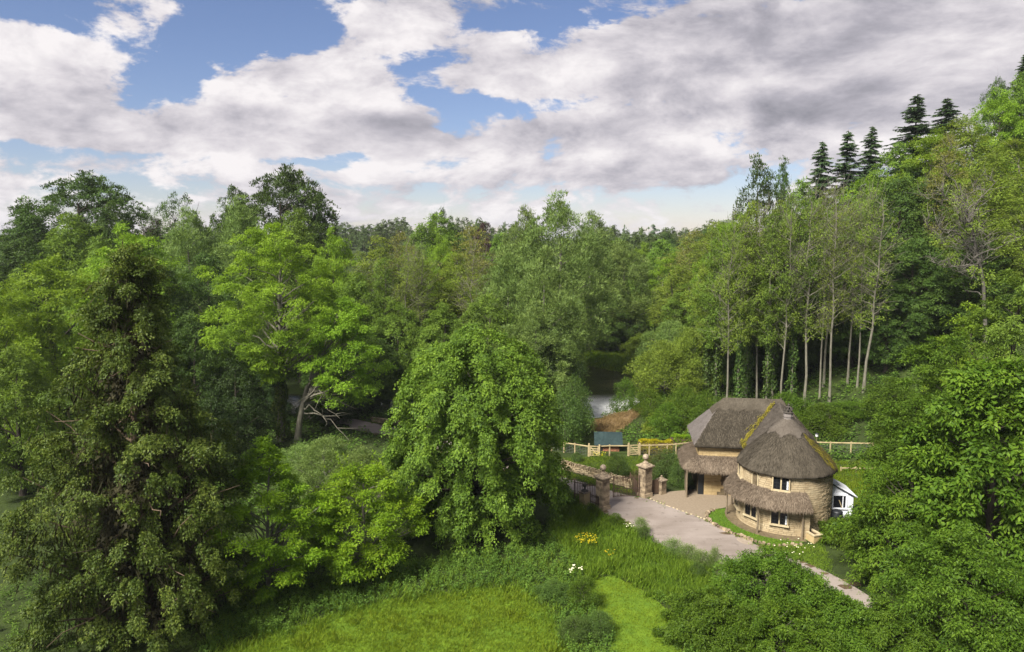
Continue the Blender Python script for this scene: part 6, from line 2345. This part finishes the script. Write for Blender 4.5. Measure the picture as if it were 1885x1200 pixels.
# reeds on the far bank
n = 1300
tt = rng.random(n)
i = rng.integers(3, 8, n)
pb_ = RIVER[i] + (RIVER[i + 1] - RIVER[i]) * tt[:, None]
dd = unit(RIVER[i + 1] - RIVER[i])
nn = np.stack([-dd[:, 1], dd[:, 0]], -1)
pb_ = pb_ + nn * (rng.choice([-1, 1], n) * rng.uniform(5.6, 8.5, n))[:, None]
blades('bank_reeds', pb_[:, 0], pb_[:, 1], 9, .9, .05, 'tallgrass', lean=.3, spread=.3)


def flower_clump(name, label, px, py, n, mat, r, h, leafmat='tallgrass'):
    q = P(px, py)
    o = empty(name, q, label, 'flowers')
    a, rr = rng.random(n) * 2 * PI, np.sqrt(rng.random(n)) * r
    pos = np.stack([rr * np.cos(a), rr * np.sin(a), h * rng.uniform(.75, 1.15, n)], -1)
    m = MB()
    for p in pos:
        m.tube([(p[0] * .7, p[1] * .7, 0), p], [.008, .006], 3)
    m.build('stems', M['turf'], o)
    k = 6
    P6 = np.repeat(pos, k, 0)
    an = np.tile(np.arange(k) * 2 * PI / k, n)
    d = np.stack([np.cos(an), np.sin(an), .25 + 0 * an], -1)
    L = np.full(n * k, .06) * rng.uniform(.8, 1.3, n * k)
    link('blossom', leaf_mesh('blossom', leaf_arrays(P6, d, np.tile(np.array([[0, 0, 1.0]]), (n * k, 1)), L, L * .7), M[mat], rng.random(n * k)), o)
    nl = n * 4
    a, rr = rng.random(nl) * 2 * PI, np.sqrt(rng.random(nl)) * r
    pl_ = np.stack([rr * np.cos(a), rr * np.sin(a), h * rng.uniform(.05, .85, nl)], -1)
    L = .2 * rng.uniform(.6, 1.2, nl)
    link('foliage', leaf_mesh('foliage', leaf_arrays(pl_, rng.normal(0, .6, (nl, 3)) + np.array([0, 0, .8]), rng.normal(0, 1, (nl, 3)), L, L * .3), M[leafmat], rng.random(nl)), o)
    return o


flower_clump('yellow_flowers', 'clump of bright yellow flowers in the tall grass', 1078, 1006, 90, 'yellowflower', .95, .75)
flower_clump('yellow_flowers', 'pale yellow flowering clump behind the dry stone wall', 1103, 848, 26, 'yellowflower', .7, .8)
flower_clump('yellow_flowers', 'small yellow flowers below the bright yellow clump', 1124, 1030, 10, 'yellowflower', .5, .6)
for i_, (a, b, lab) in enumerate(((1056, 1062, 'white flower heads highest of the group at the path'), (1068, 1064, 'white flower heads right in the group at the path'), (1052, 1068, 'white flower heads lowest left in the group at the path'))):
    flower_clump('white_flowers', lab, a, b, 8, 'white', .16, .8)
flower_clump('white_flowers', 'small white flowers at the foot of the low pale pier', 1082, 942, 22, 'white', .7, .35)
flower_clump('white_flowers', 'scattered white daisies on the verge below the planter', 1460, 1010, 18, 'white', 1.7, .22)
flower_clump('white_flowers', 'white flowers at the corner of the road by the first shrub', 1155, 975, 12, 'white', .5, .4)

# ------------------------------------------------------------------ air
hm, t = new_mat('haze')
t.n('ShaderNodeOutputMaterial', {'Volume': t.n('ShaderNodeVolumePrincipled', {'Color': (.87, .90, .94, 1), 'Density': 0.00012, 'Anisotropy': 0.2}).outputs[0]})
hz = MB().box((0, 1270, 32.5), (3240, 2700, 75)).build('haze', hm)
tag(hz, kind='stuff')
